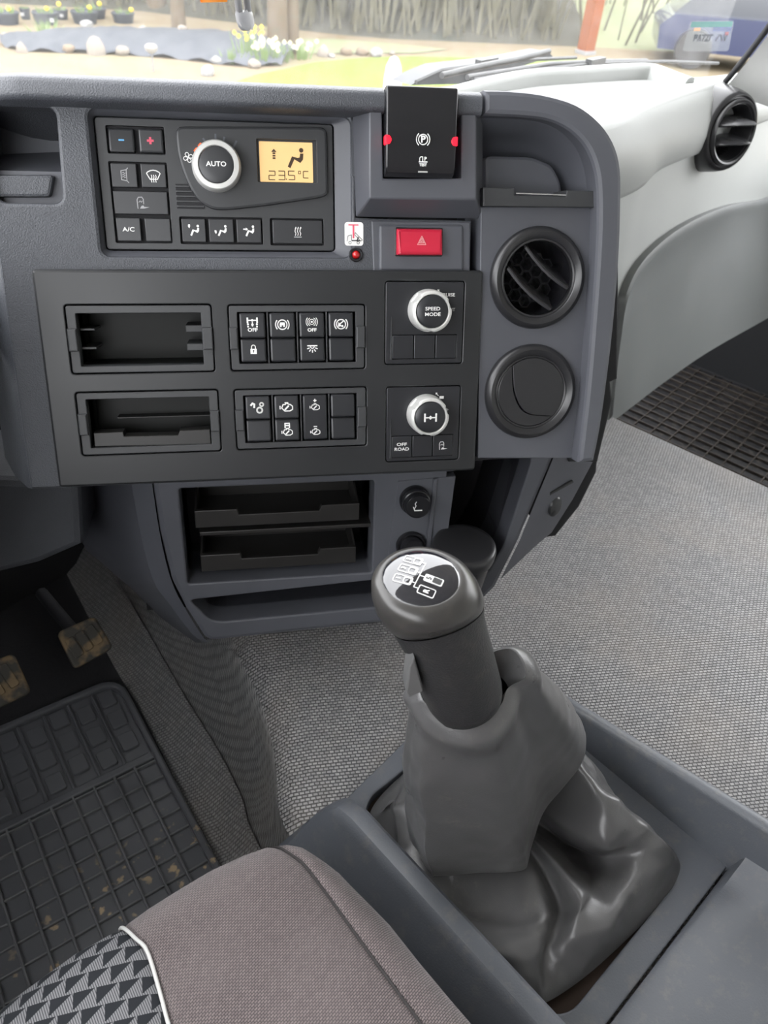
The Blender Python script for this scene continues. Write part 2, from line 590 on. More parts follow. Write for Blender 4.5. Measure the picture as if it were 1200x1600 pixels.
for r_, s_, m_ in zip(rd_, sm_, me_):
    r_, s_, m_ = Vector(r_), Vector(s_), Vector(m_)
    row = [(1.236, r_.y, -.20), (1.246, r_.y, -.02), (1.232, r_.y, 0), (1.1, r_.y, .002), (.8, r_.y, .003), (r_.x + .10, r_.y, .002)]
    row += [tuple(r_ + Vector((.045, 0, .001))), tuple(r_ + Vector((.014, 0, -.003))), tuple(r_ + Vector((0, .004, -.016)))]
    for t in (.3, .55, .8):
        p = r_.lerp(s_, t)
        p.x += .012 * math.sin(t * math.pi)
        row.append(tuple(p))
    row.append(tuple(s_))
    row += [tuple(s_ + Vector((-.002, 0, .006))), tuple(s_.lerp(m_, .12) + Vector((0, 0, .012))), tuple(s_.lerp(m_, .3) + Vector((0, 0, .004))), tuple(s_.lerp(m_, .65) + Vector((0, 0, -.008))), tuple(m_ + Vector((0, 0, -.005)))]
    rows.append(row)
structure('floor', MB().grid(rows), M_WEAVE, FT, smooth=60)
mb = MB().add([(-.75, -.75, -.252), (.46, -.75, -.252), (.46, 1.1, -.252), (-.75, 1.1, -.252)], [(0, 1, 2, 3)])
mb.add([(1.22, -.75, -.2), (1.97, -.75, -.2), (1.97, 1.1, -.2), (1.22, 1.1, -.2)], [(0, 1, 2, 3)])
structure('floor', mb, M_FELT, FT)
mb = MB().add([(-.75, 1.02, -.3), (1.94, 1.02, -.3), (1.94, .98, .42), (-.75, .98, .42)], [(0, 3, 2, 1)])
structure('wall_front', mb, M_FELT, FT)

# cab shell behind and above the camera: roof, rear wall, passenger door with its window opening
mb = MB().box(-.60, 1.93, -.93, .62, 1.30, 1.34)
structure('ceiling', mb, M_LINER, FT)
mb = MB().box(-.62, 1.93, -.97, -.95, -.3, 1.34)
structure('wall_rear', mb, M_LINER, FT)
mb = MB()
mb.box(1.95, 1.99, -.95, 1.05, -.3, .30)
mb.box(1.95, 1.99, -.95, -.70, .30, 1.34)
mb.box(1.95, 1.99, -.70, .55, 1.20, 1.34)
structure('wall_right', mb, M_WALLG, FT)

mb = MB()
mb.box(-.66, -.62, -.95, 1.05, -.3, .56)
mb.box(-.66, -.62, -.95, -.50, .56, 1.34)
mb.box(-.66, -.62, -.50, .42, 1.14, 1.34)
structure('wall_left', mb, M_WALLG, FT)
PRD = spline([(.975, .46), (.82, .48), (.68, .545), (.60, .56), (.53, .545), (.50, .50), (.505, .42), (.53, .30), (.60, .20), (.70, .15), (.96, .12)], 40)
mb = MB().grid([[(a, b - .03 * (1 - ((a + .22) / .4) ** 2), z + .015 * (1 - ((a + .22) / .4) ** 2)) for a in (-.60, -.5, -.4, -.3, -.2, -.1, 0, .08, .12)] for b, z in PRD])  # out of view, added to keep daylight out of the driver footwell
mb.grid([[(.10, b, z), (.4, b, z), (.76, b, z)] for b, z in ((.975, .455), (.66, .46), (.65, .40))])  # hidden sheet behind the console, added to close a light leak
mono('driver_dashboard', 'unseen dark grey dashboard in front of the driver, added to shade the footwell', 'dashboard', mb, M_DASH, FT)
# ------------------------------------------------------------------ icons: strokes in a unit box
def icon(mb, kind, c, s, n, w=.16):
    """draw a symbol of half-size s around c"""
    def P(L):
        return [(c[0] + x * s, c[1] + y * s) for x, y in L]
    def st(L, closed=False, k=1.0):
        mb.stroke(P(L), w * s * k, n, closed)
    def fl(L):
        mb.flat(P(L), n)
    def dot(x, y, r):
        fl(circ(x, y, r, 14))
    if kind == 'minus':
        fl([(-.8, -.22), (.8, -.22), (.8, .22), (-.8, .22)])
    elif kind == 'plus':
        fl([(-.9, -.3), (.9, -.3), (.9, .3), (-.9, .3)])
        fl([(-.3, -.9), (.3, -.9), (.3, .9), (-.3, .9)])
    elif kind == 'rear_heat':
        st([(-.5, .75), (.45, .95), (.45, -.95), (-.5, -.75)], True)
        st([(.45, .95), (.75, 1.25)]); st([(.45, -.95), (.75, -1.25)])
        for y in (-.3, .05, .4):
            st([(-.3, y), (-.05, y + .12), (.1, y - .12), (.3, y)], k=.7)
    elif kind == 'defrost':
        st([(-1.1, .35)] + [(x, .85 - .35 * x * x) for x in (-.9, -.45, 0, .45, .9)] + [(1.1, .35), (.6, -.55), (-.6, -.55)], True)
        for x in (-.35, 0, .35):
            st([(x, -1.0), (x - .08, -.5), (x + .08, -.2), (x, .1)], k=.9)
    elif kind == 'mirror':
        st([(-.6, -1), (-.65, .5), (-.4, .95), (.25, 1.0), (.5, .6), (.5, -.2)], k=1)
        st([(-.35, .1), (-.1, .35), (.1, .1), (.3, .35)], k=.7)
        fl([(-.25, -1.0), (.1, -.5), (.45, -.45), (.55, -.7), (1.5, -.75), (.5, -1.0)])
    elif kind == 'figure':
        dot(.62, .82, .24)
        fl([(.5, .5), (.85, .5), (.8, -.1), (.5, -.45), (-.15, -.1), (-.6, -1.0), (-.9, -.85), (-.4, .2), (.2, .05), (.42, .1)])
    elif kind in ('flow_face', 'flow_feet', 'flow_body'):
        icon(mb, 'figure', (c[0] + s * .15, c[1]), s * .85, n)
        if kind == 'flow_face':
            fl([(-.85, .95), (-.55, .95), (-.55, .6), (-.7, .35), (-.9, .6)])
        elif kind == 'flow_feet':
            fl([(-1.1, .1), (-.8, .05), (-.75, -.3), (-.9, -.5), (-1.1, -.2)])
        else:
            fl([(-.95, .4), (-.5, .4), (-.5, .55), (-.15, .3), (-.5, .05), (-.5, .2), (-.95, .2)])
    elif kind == 'heat':
        for x in (-.5, 0, .5):
            st([(x, -.7), (x + .12, -.3), (x - .08, .15), (x + .12, .8)], k=1.1)
            fl([(x - .12, .6), (x + .3, .75), (x + .14, 1.05)])
        st([(-.75, -1), (.75, -1)], k=.6)
    elif kind == 'fan':
        for k in range(4):
            a = k * 90 + 20
            L = [(0, 0)] + arc(.62 * math.cos(R(a)), .62 * math.sin(R(a)), .36, a - 140, a + 110, 8)
            st(L, True, k=.85)
    elif kind == 'axle_off':
        st([(-.75, .35), (-.75, 1.05)], k=1.5); st([(.75, .35), (.75, 1.05)], k=1.5); st([(-.75, .7), (.75, .7)])
        dot(0, .7, .2); dot(0, .05, .2); dot(-.7, .1, .16); dot(.7, .1, .16); dot(-.7, -.25, .14); dot(.7, -.25, .14); st([(0, .4), (0, -.2)])
        mb.text('OFF', s * .78, (c[0], c[1] - s * .78), n, sx=1.15, bold=s * .02)
    elif kind == 'brake':
        st(arc(0, 0, .72, 0, 360, 20)); st(arc(0, 0, 1.05, -38, 38, 8)); st(arc(0, 0, 1.05, 142, 218, 8))
        fl([(-.45, -.1), (.45, -.1), (.35, .35), (-.35, .35)]); dot(-.25, -.22, .15); dot(.25, -.22, .15)
    elif kind == 'brake_arrow':
        st(arc(0, 0, .72, 0, 360, 20)); st(arc(0, 0, 1.05, -42, 42, 8)); st(arc(0, 0, 1.05, 138, 222, 8))
        fl([(-.5, -.4), (.1, -.3), (-.1, .0), (.45, .4), (.3, .5), (-.25, .1), (-.4, .35)]); dot(.2, -.3, .17)
    elif kind == 'hill_off':
        dot(0, .4, .17); st(arc(0, .4, .40, 0, 360, 16), k=.62); st(arc(0, .4, .66, -60, 60, 6), k=.62); st(arc(0, .4, .66, 120, 240, 6), k=.62)
        st(arc(0, .4, .92, -42, 42, 6), k=.62); st(arc(0, .4, .92, 138, 222, 6), k=.62)
        mb.text('OFF', s * .72, (c[0], c[1] - s * .88), n, sx=1.15, bold=s * .02)
    elif kind == 'lock':
        fl([(-.65, -.85), (.65, -.85), (.65, .2), (-.65, .2)]); st([(-.4, .2), (-.4, .6)] + arc(0, .55, .4, 180, 0, 8) + [(.4, .2)], k=1.2)
    elif kind == 'keyhole':
        dot(0, -.2, .16); fl([(-.08, -.2), (.08, -.2), (.08, -.6), (-.08, -.6)])
    elif kind == 'lamp':
        fl([(-1, .75), (1, .75), (1, .5), (-1, .5)]); st(arc(0, .5, .38, 180, 360, 8))
        for a in (200, 235, 270, 305, 340):
            st([(.65 * math.cos(R(a)), .4 + .65 * math.sin(R(a))), (1.05 * math.cos(R(a)), .4 + 1.05 * math.sin(R(a)))], k=1.1)
    elif kind == 'gears':
        st(arc(.25, -.45, .42, 0, 360, 16), k=1.5); st(arc(.6, .45, .28, 0, 360, 12), k=1.3)
        st([(-1.1, .35), (-.85, .65), (-.55, .5), (-.6, .0)], k=1.7)
    elif kind == 'engine':
        st([(-.8, -.2), (-.55, .35), (-.2, .35), (0, .6), (.3, .4), (.65, .3), (.95, .05), (.95, -.45), (.5, -.7), (-.3, -.7), (-.6, -.4)], True)
        st([(-1.05, .1), (-1.05, -.35)]); st([(-.25, .62), (.25, .62)]); st([(-.25, -.45), (.3, .1)], k=1.5)
    elif kind in ('engine_up', 'engine_down', 'engine_reg'):
        icon(mb, 'engine', (c[0], c[1] - s * .35), s * .85, n, w)
        if kind == 'engine_up':
            icon(mb, 'plus', (c[0], c[1] + s * .75), s * .32, n)
        elif kind == 'engine_down':
            icon(mb, 'minus', (c[0], c[1] + s * .55), s * .4, n)
        else:
            st([(-.35, .25), (-.35, .95), (.35, .95), (.35, .25)], k=1.2); st([(-.35, .6), (.35, .6)], k=1.2)
    elif kind == 'axle':
        for x in (-.85, .85):
            st([(x, -.55), (x, .55)], k=1.6)
        st([(-.85, 0), (.85, 0)], k=1.1); fl([(-.32, 0), (0, -.32), (.32, 0), (0, .32)])
    elif kind == 'arrow_nw':
        fl([(-1, 1), (.3, .8), (-.8, -.3)]); st([(-.4, .4), (.8, -.9)], k=2.2)
    elif kind == 'park':
        st(arc(0, 0, .68, 0, 360, 22)); st(arc(0, 0, 1.0, -48, 48, 8)); st(arc(0, 0, 1.0, 132, 228, 8))
        mb.text('P', s * 1.25, c, n, sx=1.1, bold=s * .04)
    elif kind == 'park_test':
        st([(-.75, .0), (-.75, .75), (-.5, 1), (-.1, 1), (-.1, 0)], k=1.3); st([(-.9, 0), (.9, 0)], k=1.5)
        mb.text('P', s * 1.0, (c[0] + s * .5, c[1] + s * .6), n, bold=s * .05)
        mb.text('TEST', s * .75, (c[0], c[1] - s * .62), n, bold=s * .03)
    elif kind == 'tri':
        for k in (1.0, .55):
            st([(-.9 * k, -.75 * k), (.9 * k, -.75 * k), (0, .95 * k)], True)
        fl([(-.18, -.25), (.18, -.25), (0, .15)])
    elif kind == 'cig':
        st([(-.3, -.75), (1.0, -.75)], k=1.6); st([(-.6, .0), (-.3, -.75)], k=1.0); st([(-.35, -.3), (-.1, .2), (-.3, .6), (-.05, 1.0)], k=.9)
    return mb

def prect(fr, x0, y0, x1, y1, n):
    """local rectangle (u0, v0, u1, v1) from its top-left and bottom-right places"""
    a, b = fr.uv(x0, y0, n), fr.uv(x1, y1, n)
    return (min(a[0], b[0]), min(a[1], b[1]), max(a[0], b[0]), max(a[1], b[1]))
def pquad(fr, q, n):
    """best axis-parallel rectangle for four corner places (tl, tr, br, bl)"""
    L = [fr.uv(x, y, n) for x, y in q]
    return ((L[0][0] + L[3][0]) / 2, (L[2][1] + L[3][1]) / 2, (L[1][0] + L[2][0]) / 2, (L[0][1] + L[1][1]) / 2)
def wedge(mb, u0, v0, u1, v1, nb, nlo, nhi, bev=.0008, r=.0):
    """block whose front slopes from nlo at v0 to nhi at v1"""
    b = MB().plate(rrect(u0, v0, u1, v1, r, 3), 0, 1, 0)
    b = MB().plate(rrect(u0, v0, u1, v1, r, 3), -.01, 0, bev)
    def mv(u, v, n):
        t = (v - v0) / (v1 - v0)
        return (u, v, nb if n < -.005 else n + lerp(nlo, nhi, t))
    mb.add([mv(*p) for p in b.v], b.f)
    return mb

# ------------------------------------------------------------------ centre console body
FACE = -.012
VT = FP.uv(300, 123, .012)[1]
cons = Thing('center_console', 'dark grey textured plastic centre console angled towards the driver seat', 'console', FP, (.07, -.1, -.05))
def px(L, n, fr=FP):
    return [fr.uv(x, y, n) for x, y in L]
# main face with openings for the climate unit, the hazard strip and the cubby at the left
cl_out = pquad(FP, ((140, 174), (549, 178), (548, 402), (157, 401)), FACE)
pk = FP.uv(86, 166, FACE); pk2 = FP.uv(98, 318, FACE)
face_l = [(-.205, -.098)] + [(.19, -.098)] + px([(735, 418), (737, 345), (578, 341), (556, 340), (552, 165)], FACE) + [(-.205, VT - .012)]
tilt = pk[0], pk2[0]
pocket = rpoly([(-.2, pk2[1]), (pk2[0], pk2[1]), (pk[0], VT - .02), (-.2, VT - .02)], .008)
under = (-.158, -.085, .18, .085)
mb = MB().plate(face_l, -.09, FACE, .002, [rrect(*cl_out, .007), pocket, rrect(*under, 0)], hbev=.003, hdepth=-.04)
cons.part('face_panel', mb, M_DASH)
# side of the console turning away at the left
mb = MB().grid([[(-.205, v, FACE - .002), (-.209, v, FACE - .006), (-.23, v, -.06), (-.26, v, -.14)] for v in (-.098, 0, .1, VT - .02)])
cons.part('side_panel', mb, M_DASH)
# pocket interior: back wall, ledge and raised mat
mb = MB()
lo = FP.uv(40, 268, -.03)[1]
le = FP.uv(40, 240, -.07)[1]
mb.grid([[(-.24, pk2[1], -.024), (pk2[0] + .002, pk2[1], -.024)], [(-.24, lo, -.026), (pk2[0] + .002, lo, -.026)], [(-.24, lo + .002, -.032), (pk2[0] + .002, lo + .002, -.032)],
         [(-.24, le - .003, -.072), (pk2[0] + .002, le + .003, -.072)], [(-.24, VT - .005, -.078), (pk2[0] + .002, VT - .005, -.078)]])
cons.part('pocket_back', mb, M_CONS)
q = [FP.uv(x, y, -.018) for x, y in ((-60, 273), (84, 273), (78, 308), (-60, 308))]
mb = MB().plate(rpoly(q, .003), -.03, -.018, .0025)
cons.part('pocket_mat', mb, M_DASH)
# sloping surround of the climate unit
cl_in = pquad(FP, ((148, 184), (522, 193), (520, 391), (166, 391)), -.022)
A, B = rrect(*cl_out, .007), rrect(cl_in[0] - .001, cl_in[1] - .001, cl_in[2] + .001, cl_in[3] + .001, .004)
mb = MB().loft([[(*p, FACE - .003) for p in A], [(*p, -.0205) for p in B], [(*p, -.04) for p in B]])
cons.part('climate_surround', mb, M_CONS)
# dark box behind every opening, added to block light
mb = MB().box(-.205, .335, -.1, .215, -.25, -.085)
mb.box(.15, .335, -.1, .13, -.09, -.06)
cons.part('carrier', mb, M_DARK)
# brow along the top edge
def brow(u_list, name):
    prof = [(-.0195, -.03), (-.0195, .0135), (-.0175, .0172), (-.015, .0185), (-.0075, .0182), (-.0045, .0170), (-.0025, .0140), (-.0008, .0100), (.0002, .0070), (-.001, .002), (-.012, -.04), (-.05, -.13), (-.06, -.13)]
    rings = [[(u, VT + pv, pn + dn) for pv, pn in prof] for u, dn in u_list]
    return cons.part(name, MB().loft(rings, True, True), M_DASH)
ue = FP.uv(600, 150, .015)[0]
brow([(-.30, -.13), (-.26, -.085), (-.222, -.042), (-.198, -.018), (-.18, -.005), (-.165, 0), (ue, 0)], 'brow')
ub0, ub1 = FP.uv(716, 150, .015)[0], FP.uv(753, 150, .015)[0]
brow([(ub0, -.001), (ub1, -.001)], 'brow_end')
# parking brake housing: raised block with a slot open to the top
fo = px([(577.5, 170), (577.5, 310), (744, 312), (744, 170)], .014)
bo = px([(551, 170), (556, 338.5), (754, 341.5), (754, 170)], -.012)
no = px([(597, 170), (598.6, 279), (721, 279), (721, 170)], .014)
mb = MB()
n1 = .014
F3 = [(*p, n1) for p in fo]
B3 = [(*p, -.012) for p in bo]
N3 = [(*p, n1) for p in no]
D3 = [(*p, -.045) for p in no]
mb.add(F3 + B3, [(0, 4, 5, 1), (1, 5, 6, 2), (2, 6, 7, 3)])
mb.add(F3 + N3, [(0, 1, 5, 4), (1, 2, 6, 5), (2, 3, 7, 6)])
mb.add(N3 + D3, [(0, 1, 5, 4), (1, 2, 6, 5), (2, 3, 7, 6), (4, 5, 6, 7)])
mb.add([F3[0], N3[0], D3[0], B3[0]], [(0, 1, 2, 3)])
mb.add([F3[3], N3[3], D3[3], B3[3]], [(0, 3, 2, 1)])
o = cons.part('brake_housing', mb, M_CONS)
bv = o.modifiers.new('edge', 'BEVEL'); bv.width = .0012; bv.segments = 2; bv.limit_method = 'ANGLE'
# strip with the hazard switch
hz = px([(580, 345), (735, 347), (734, 430), (583, 430)], FACE)
mb = MB().plate(hz, -.03, FACE + .001, .0012)
mb.plate(rpoly(px([(592, 351), (592, 424), (724, 424), (724, 351)], FACE + .002), .003), -.03, FACE + .003, .0022)
cons.part('hazard_strip', mb, M_CONS)
# frame around cubby and vents
out_p = [(757, 140), (800, 141), (850, 147), (900, 162), (936, 188), (960, 222), (971, 262), (972, 320), (968, 420), (957, 540), (941, 660), (929, 721), (905, 724)]
in_p = [(905, 716), (917, 610), (927, 490), (934, 380), (935, 310), (931, 268), (917, 231), (892, 204), (860, 188), (820, 182), (757, 179)]
loop = spline(px(out_p[:-1], .014), 40) + px([out_p[-1]], .014) + spline(px(in_p, .014), 34)
mb = MB().plate(loop, -.05, .014, .0042)
cons.part('surround_frame', mb, M_CONS)
# vent face
v1c, v2c = FP.uv(841, 435, .0), FP.uv(829.5, 613, .0)
VR = .0445
vf = px([(751, 323), (938, 323), (930, 480), (909, 716), (747, 716)], -.004)
mb = MB().plate(vf, -.055, -.004, .001, [circ(*v1c, VR - .004, 48), circ(*v2c, VR - .004, 48)], hbev=0)
cons.part('vent_face', mb, M_CONS)
# cubby shell
op = spline(px([(935, 330), (935, 310), (931, 268), (917, 231), (892, 204), (860, 188), (820, 182), (755, 178)], .004), 26)
cx, cy = .245, .155
rings = []
for k, (sc, n) in enumerate(((1.0, .004), (.96, -.012), (.93, -.035), (.86, -.055), (.76, -.062))):
    rings.append([(ub1 - .004 + (p[0] - ub1 + .004) * sc, .10 + (p[1] - .10) * (1 - (1 - sc) * 1.25), n) for p in op])
mb = MB().loft(rings, closed=False)
last = [(p[0], p[1]) for p in rings[-1]]
mb.flat(last + [(last[-1][0], .09), (last[0][0], .09)], -.062)
cons.part('cubby', mb, M_CONS)
q = px([(757, 243), (830, 245), (862, 258), (876, 285), (878, 320), (757, 320)], -.03)
mb = MB().plate(rpoly(q, .006), -.06, -.028, .003)
cons.part('cubby_step', mb, M_CONS)
# hinged lid strip with bright edge
ld = px([(755, 293), (803, 294), (804, 305), (884, 307), (886, 297), (933, 299), (933, 324), (755, 322)], .004)
lid = cons.part('lid', MB().plate(ld, -.05, .004, .0008), M_FRAME)
mb = MB().tube([(*FP.uv(806, 302, .003), .003), (*FP.uv(884, 305, .003), .003)], .0009)
cons.part('lid_edge', mb, M_CHROME, lid)

# ------------------------------------------------------------------ warning sticker and lamp
r = pquad(FP, ((538, 347), (567, 347), (568, 384), (539, 384)), FACE)
st = Thing('warning_sticker', 'white sticker with a red bar and tipper truck drawing beside the hazard button', 'sticker', FP, ((r[0] + r[2]) / 2, r[1], FACE))
paper = st.part('paper', MB().plate(rrect(*r, .0025), FACE, FACE + .0003, 0), M_STICK)
w, h = r[2] - r[0], r[3] - r[1]
X = lambda x: r[0] + w * x
Y = lambda y: r[1] + h * y
n = FACE + .0005
mb = MB().stroke([(X(.22), Y(.88)), (X(.72), Y(.88))], h * .055, n).stroke([(X(.47), Y(.88)), (X(.47), Y(.34))], h * .075, n)
st.part('red_bar', mb, M_REDP)
mb = MB()
mb.stroke([(X(.12), Y(.2)), (X(.18), Y(.42)), (X(.36), Y(.46)), (X(.38), Y(.2))], h * .022, n).stroke([(X(.38), Y(.22)), (X(.82), Y(.22))], h * .05, n)
mb.stroke([(X(.56), Y(.56)), (X(.95), Y(.25)), (X(.86), Y(.2)), (X(.54), Y(.46))], h * .022, n, True).stroke([(X(.66), Y(.2)), (X(.72), Y(.36))], h * .05, n)
for x in (.28, .72):
    mb.stroke(circ(X(x), Y(.13), h * .055, 12), h * .02, n, True)
st.part('truck_drawing', mb, M_INK)
c = FP.uv(556, 398, FACE)
lp = Thing('indicator_lamp', 'small round red warning lamp below the white sticker', 'lamp', FP, (c[0], c[1], FACE))
lp.part('bezel', MB().lathe(c, [(.0062, FACE - .001), (.0062, FACE + .0015), (.0055, FACE + .0022), (.0038, FACE + .002), (.0036, FACE + .0005)], 24), M_GLOSSK)
lp.part('lens', MB().lathe(c, [(.0036, FACE), (.0034, FACE + .002), (.0025, FACE + .0036), (.0008, FACE + .0043)], 20, True), M_LENS)

# ------------------------------------------------------------------ hazard button
r = prect(FP, 621, 357, 691, 399, -.004)
hb = Thing('hazard_button', 'red rectangular hazard warning button with triangle mark', 'button', FP, ((r[0] + r[2]) / 2, r[1], FACE))
hb.part('bezel', MB().plate(rrect(r[0] - .0012, r[1] - .0012, r[2] + .0012, r[3] + .0012, .0012), FACE, -.0088, .0004), M_GLOSSK)
cap = hb.part('cap', wedge(MB(), *r, -.01, -.001, -.004, .0028, .001), M_RED)
mb = icon(MB(), 'tri', ((r[0] + r[2]) / 2 + .001, (r[1] + r[3]) / 2 + .001), .0042, -.0016, .13)
hb.part('triangle', mb, M_REDMARK, cap)

# ------------------------------------------------------------------ parking brake lever
pb = Thing('parking_brake_lever', 'tall black parking brake lever plate with red lit side marks', 'lever', FP, (.155, .15, -.02))
L = px([(601.6, 134.6), (712.4, 137), (714, 270), (605, 270)], .024)
u0, u1 = (L[0][0] + L[3][0]) / 2, (L[1][0] + L[2][0]) / 2
v0, v1 = (L[2][1] + L[3][1]) / 2, (L[0][1] + L[1][1]) / 2
mb = MB()
pr = [(v0 - .004, -.03), (v0 - .003, .016), (v0, .0225), (v0 + .004, .024), (v1 - .004, .026), (v1, .025), (v1 + .001, .021), (v1 - .006, -.03)]
mb.loft([[(u, v, n) for v, n in pr] for u in (u0, u1)], True, True)
o = pb.part('plate', mb, M_GLOSSK, smooth=40)
bv = o.modifiers.new('edge', 'BEVEL'); bv.width = .0012; bv.segments = 2; bv.limit_method = 'ANGLE'; bv.angle_limit = R(50)
um = (u0 + u1) / 2
pb.part('park_symbol', icon(MB(), 'park', (FP.uv(661, 218, .0255)[0], FP.uv(661, 218, .0255)[1]), .0056, .0258, .15), M_WHITE, o)
pb.part('test_symbol', icon(MB(), 'park_test', (FP.uv(661, 253, .025)[0], FP.uv(661, 253, .025)[1]), .0038, .0252, .15), M_WHITE, o)
cv = FP.uv(661, 269, .024)
pb.part('finger_notch', MB().tube([(cv[0] - .004, v0 + .0008, .0228), (cv[0] + .004, v0 + .0008, .0228)], .0007), M_SILVER, o)
for (x, y), sgn in (((608, 218), 1), ((711, 221), -1)):
    c = FP.uv(x, y, .0255)
    e = u0 if sgn > 0 else u1
    mb = MB().plate(rpoly([(e - .0008 * sgn, c[1] - .0036), (e + .003 * sgn, c[1] - .003), (e + .0045 * sgn, c[1]), (e + .003 * sgn, c[1] + .003), (e - .0008 * sgn, c[1] + .0036)], .001), .018, .0262, .0004)
    pb.part('side_light', mb, M_REDL, o)

# ------------------------------------------------------------------ climate control unit
CN = -.022
cu_ = cl_in
cl = Thing('climate_control_unit', 'climate control unit with round dial, buttons and amber display', 'control panel', FP, ((cu_[0] + cu_[2]) / 2, cu_[1], CN))
wells = [pquad(FP, q, CN) for q in (((165, 196), (256.5, 198), (258.5, 241), (168.5, 240)), ((169.5, 252.5), (260.5, 254), (269.5, 379.5), (181, 380)),
                                    ((280, 339), (410, 340), (411, 382), (283, 381)), ((422, 341), (505, 342), (506, 384), (423, 383)))]
lcd = pquad(FP, ((398, 216), (498, 218), (500, 287), (401, 285)), CN)
mb = MB().plate(rrect(*cu_, .003), CN - .02, CN, .0008, [rrect(*w_, .001, 2) for w_ in wells], hbev=.0004, hdepth=CN - .006)
cl.part('panel', mb, M_FRAME)
mb = MB()
for w_ in wells:
    mb.flat(rrect(*w_), CN - .0045)
cl.part('button_well', mb, M_DARK)
B = [('minus', (167, 198.5, 212, 239)), ('plus', (214.5, 199.5, 257, 240)), ('rear_heat', (171.5, 254, 216, 293.5)), ('defrost', (218.5, 255, 261, 294)), ('mirror', (175.5, 297.5, 264, 336)),
     ('A/C', (180, 339.5, 222, 377.5)), (None, (225, 340.5, 268.5, 378)), ('flow_face', (282.5, 341, 323, 379)), ('flow_feet', (325, 341.5, 366.5, 379.5)), ('flow_body', (368.5, 342, 409.5, 380)), ('heat', (425, 343, 504.5, 381.5))]
for kind, q in B:
    nb = CN + .0012
    r = prect(FP, *q, nb)
    r = (r[0] + .0003, r[1] + .0003, r[2] - .0003, r[3] - .0003)
    if kind in ('minus', 'plus'):
        b_ = wedge(MB(), *r, CN - .005, nb + (.001 if kind == 'minus' else .0), nb + (-.001 if kind == 'minus' else .0), .0016, .0016)
    else:
        b_ = MB().plate(rrect(*r, .0006, 2), CN - .005, nb, .0006)
    bt = cl.part('button', b_, M_BTN)
    c = ((r[0] + r[2]) / 2, (r[1] + r[3]) / 2)
    ni = nb + .0004
    if kind == 'minus':
        cl.part('icon', icon(MB(), kind, c, .0028, nb + .0005), M_BLUEP, bt)
    elif kind == 'plus':
        cl.part('icon', icon(MB(), kind, (c[0] - .0005, c[1]), .0030, ni), M_REDP, bt)
    elif kind == 'A/C':
        cl.part('icon', MB().text('A/C', .0048, c, ni, sx=1.25, bold=.00008), M_WHITE, bt)
    elif kind:
        sz = {'rear_heat': .0045, 'defrost': .0050, 'mirror': .0045, 'heat': .0042}.get(kind, .0052)
        cl.part('icon', icon(MB(), kind, c, sz, ni, .15), M_GREYP if kind in ('rear_heat', 'mirror') else M_WHITE, bt)
# air sensor grille
r = pquad(FP, ((274, 287), (318, 288), (319, 327), (277, 326)), CN)
g = cl.part('sensor_grille', MB().flat(rrect(*r), CN + .0004), M_DARK)
for k in range(5):
    y = lerp(r[1], r[3], (k + .5) / 5)
    cl.part('slat', MB().box(r[0], r[2], y - .0008, y + .0008, CN, CN + .0012, .0004), M_FRAME, g)
# raised carrier of dial and display
CB = CN + .0045
dp = px([(273, 197), (511, 198), (513, 304), (500, 309), (420, 321), (360, 328), (332, 328), (312, 316), (297, 295), (286, 270), (277, 240)], CB)
scr = prect(FP, 403, 219.5, 490, 285, CB)
mb = MB().plate(rpoly(dp, .007, 3), CN - .001, CB, .0022, [rrect(*(scr[0] - .0012, scr[1] - .0004, scr[2] + .003, scr[3] + .0014), .0005, 1)], hbev=.0005, hdepth=CN - .003)
cl.part('display_carrier', mb, M_FRAME)
dsp = cl.part('display', MB().plate(rrect(scr[0] + .0008, scr[1], scr[2], scr[3], .0004, 1), CN - .004, CN + .0005, .0), M_LCD)
ni = CN + .0008
def S(x, y):
    return FP.uv(x, y, ni)
mb = icon(MB(), 'figure', S(462, 247.5), .0078, ni)
c = S(428, 240)
mb.flat([(c[0] - .0024, c[1] + .0012), (c[0] + .0024, c[1] + .0012), (c[0], c[1] + .0038)], ni)
for k in (0, -.0019, -.0038):
    mb.flat(rrect(c[0] - .0012, c[1] + k - .0004, c[0] + .0012, c[1] + k + .0009), ni)
SEG = {'2': 'abged', '3': 'abgcd', '5': 'afgcd', 'C': 'afed'}
def seg7(mb, ch, c, w, h, t):
    P = {'a': ((-1, 1), (1, 1)), 'b': ((1, 1), (1, 0)), 'c': ((1, 0), (1, -1)), 'd': ((-1, -1), (1, -1)), 'e': ((-1, 0), (-1, -1)), 'f': ((-1, 1), (-1, 0)), 'g': ((-1, 0), (1, 0))}
    for k in SEG[ch]:
        (x0, y0), (x1, y1) = P[k]
        f = .88
        mx, my = (x0 + x1) / 2, (y0 + y1) / 2
        mb.stroke([(c[0] + lerp(mx, x0, f) * w, c[1] + lerp(my, y0, f) * h), (c[0] + lerp(mx, x1, f) * w, c[1] + lerp(my, y1, f) * h)], t, ni)
for ch, x in (('2', 425), ('3', 440), ('5', 455.5)):
    seg7(mb, ch, S(x, 274), .0027, .0034, .0007)
seg7(mb, 'C', S(478, 273), .0022, .0026, .0007)
mb.stroke(rrect(S(468, 270)[0] - .0009, S(468, 270)[1] - .0008, S(468, 270)[0] + .0009, S(468, 270)[1] + .0012), .0005, ni, True)
mb.flat(circ(*S(447.5, 280), .0005, 8), ni)
cl.part('display_symbols', mb, M_LCDINK, dsp)
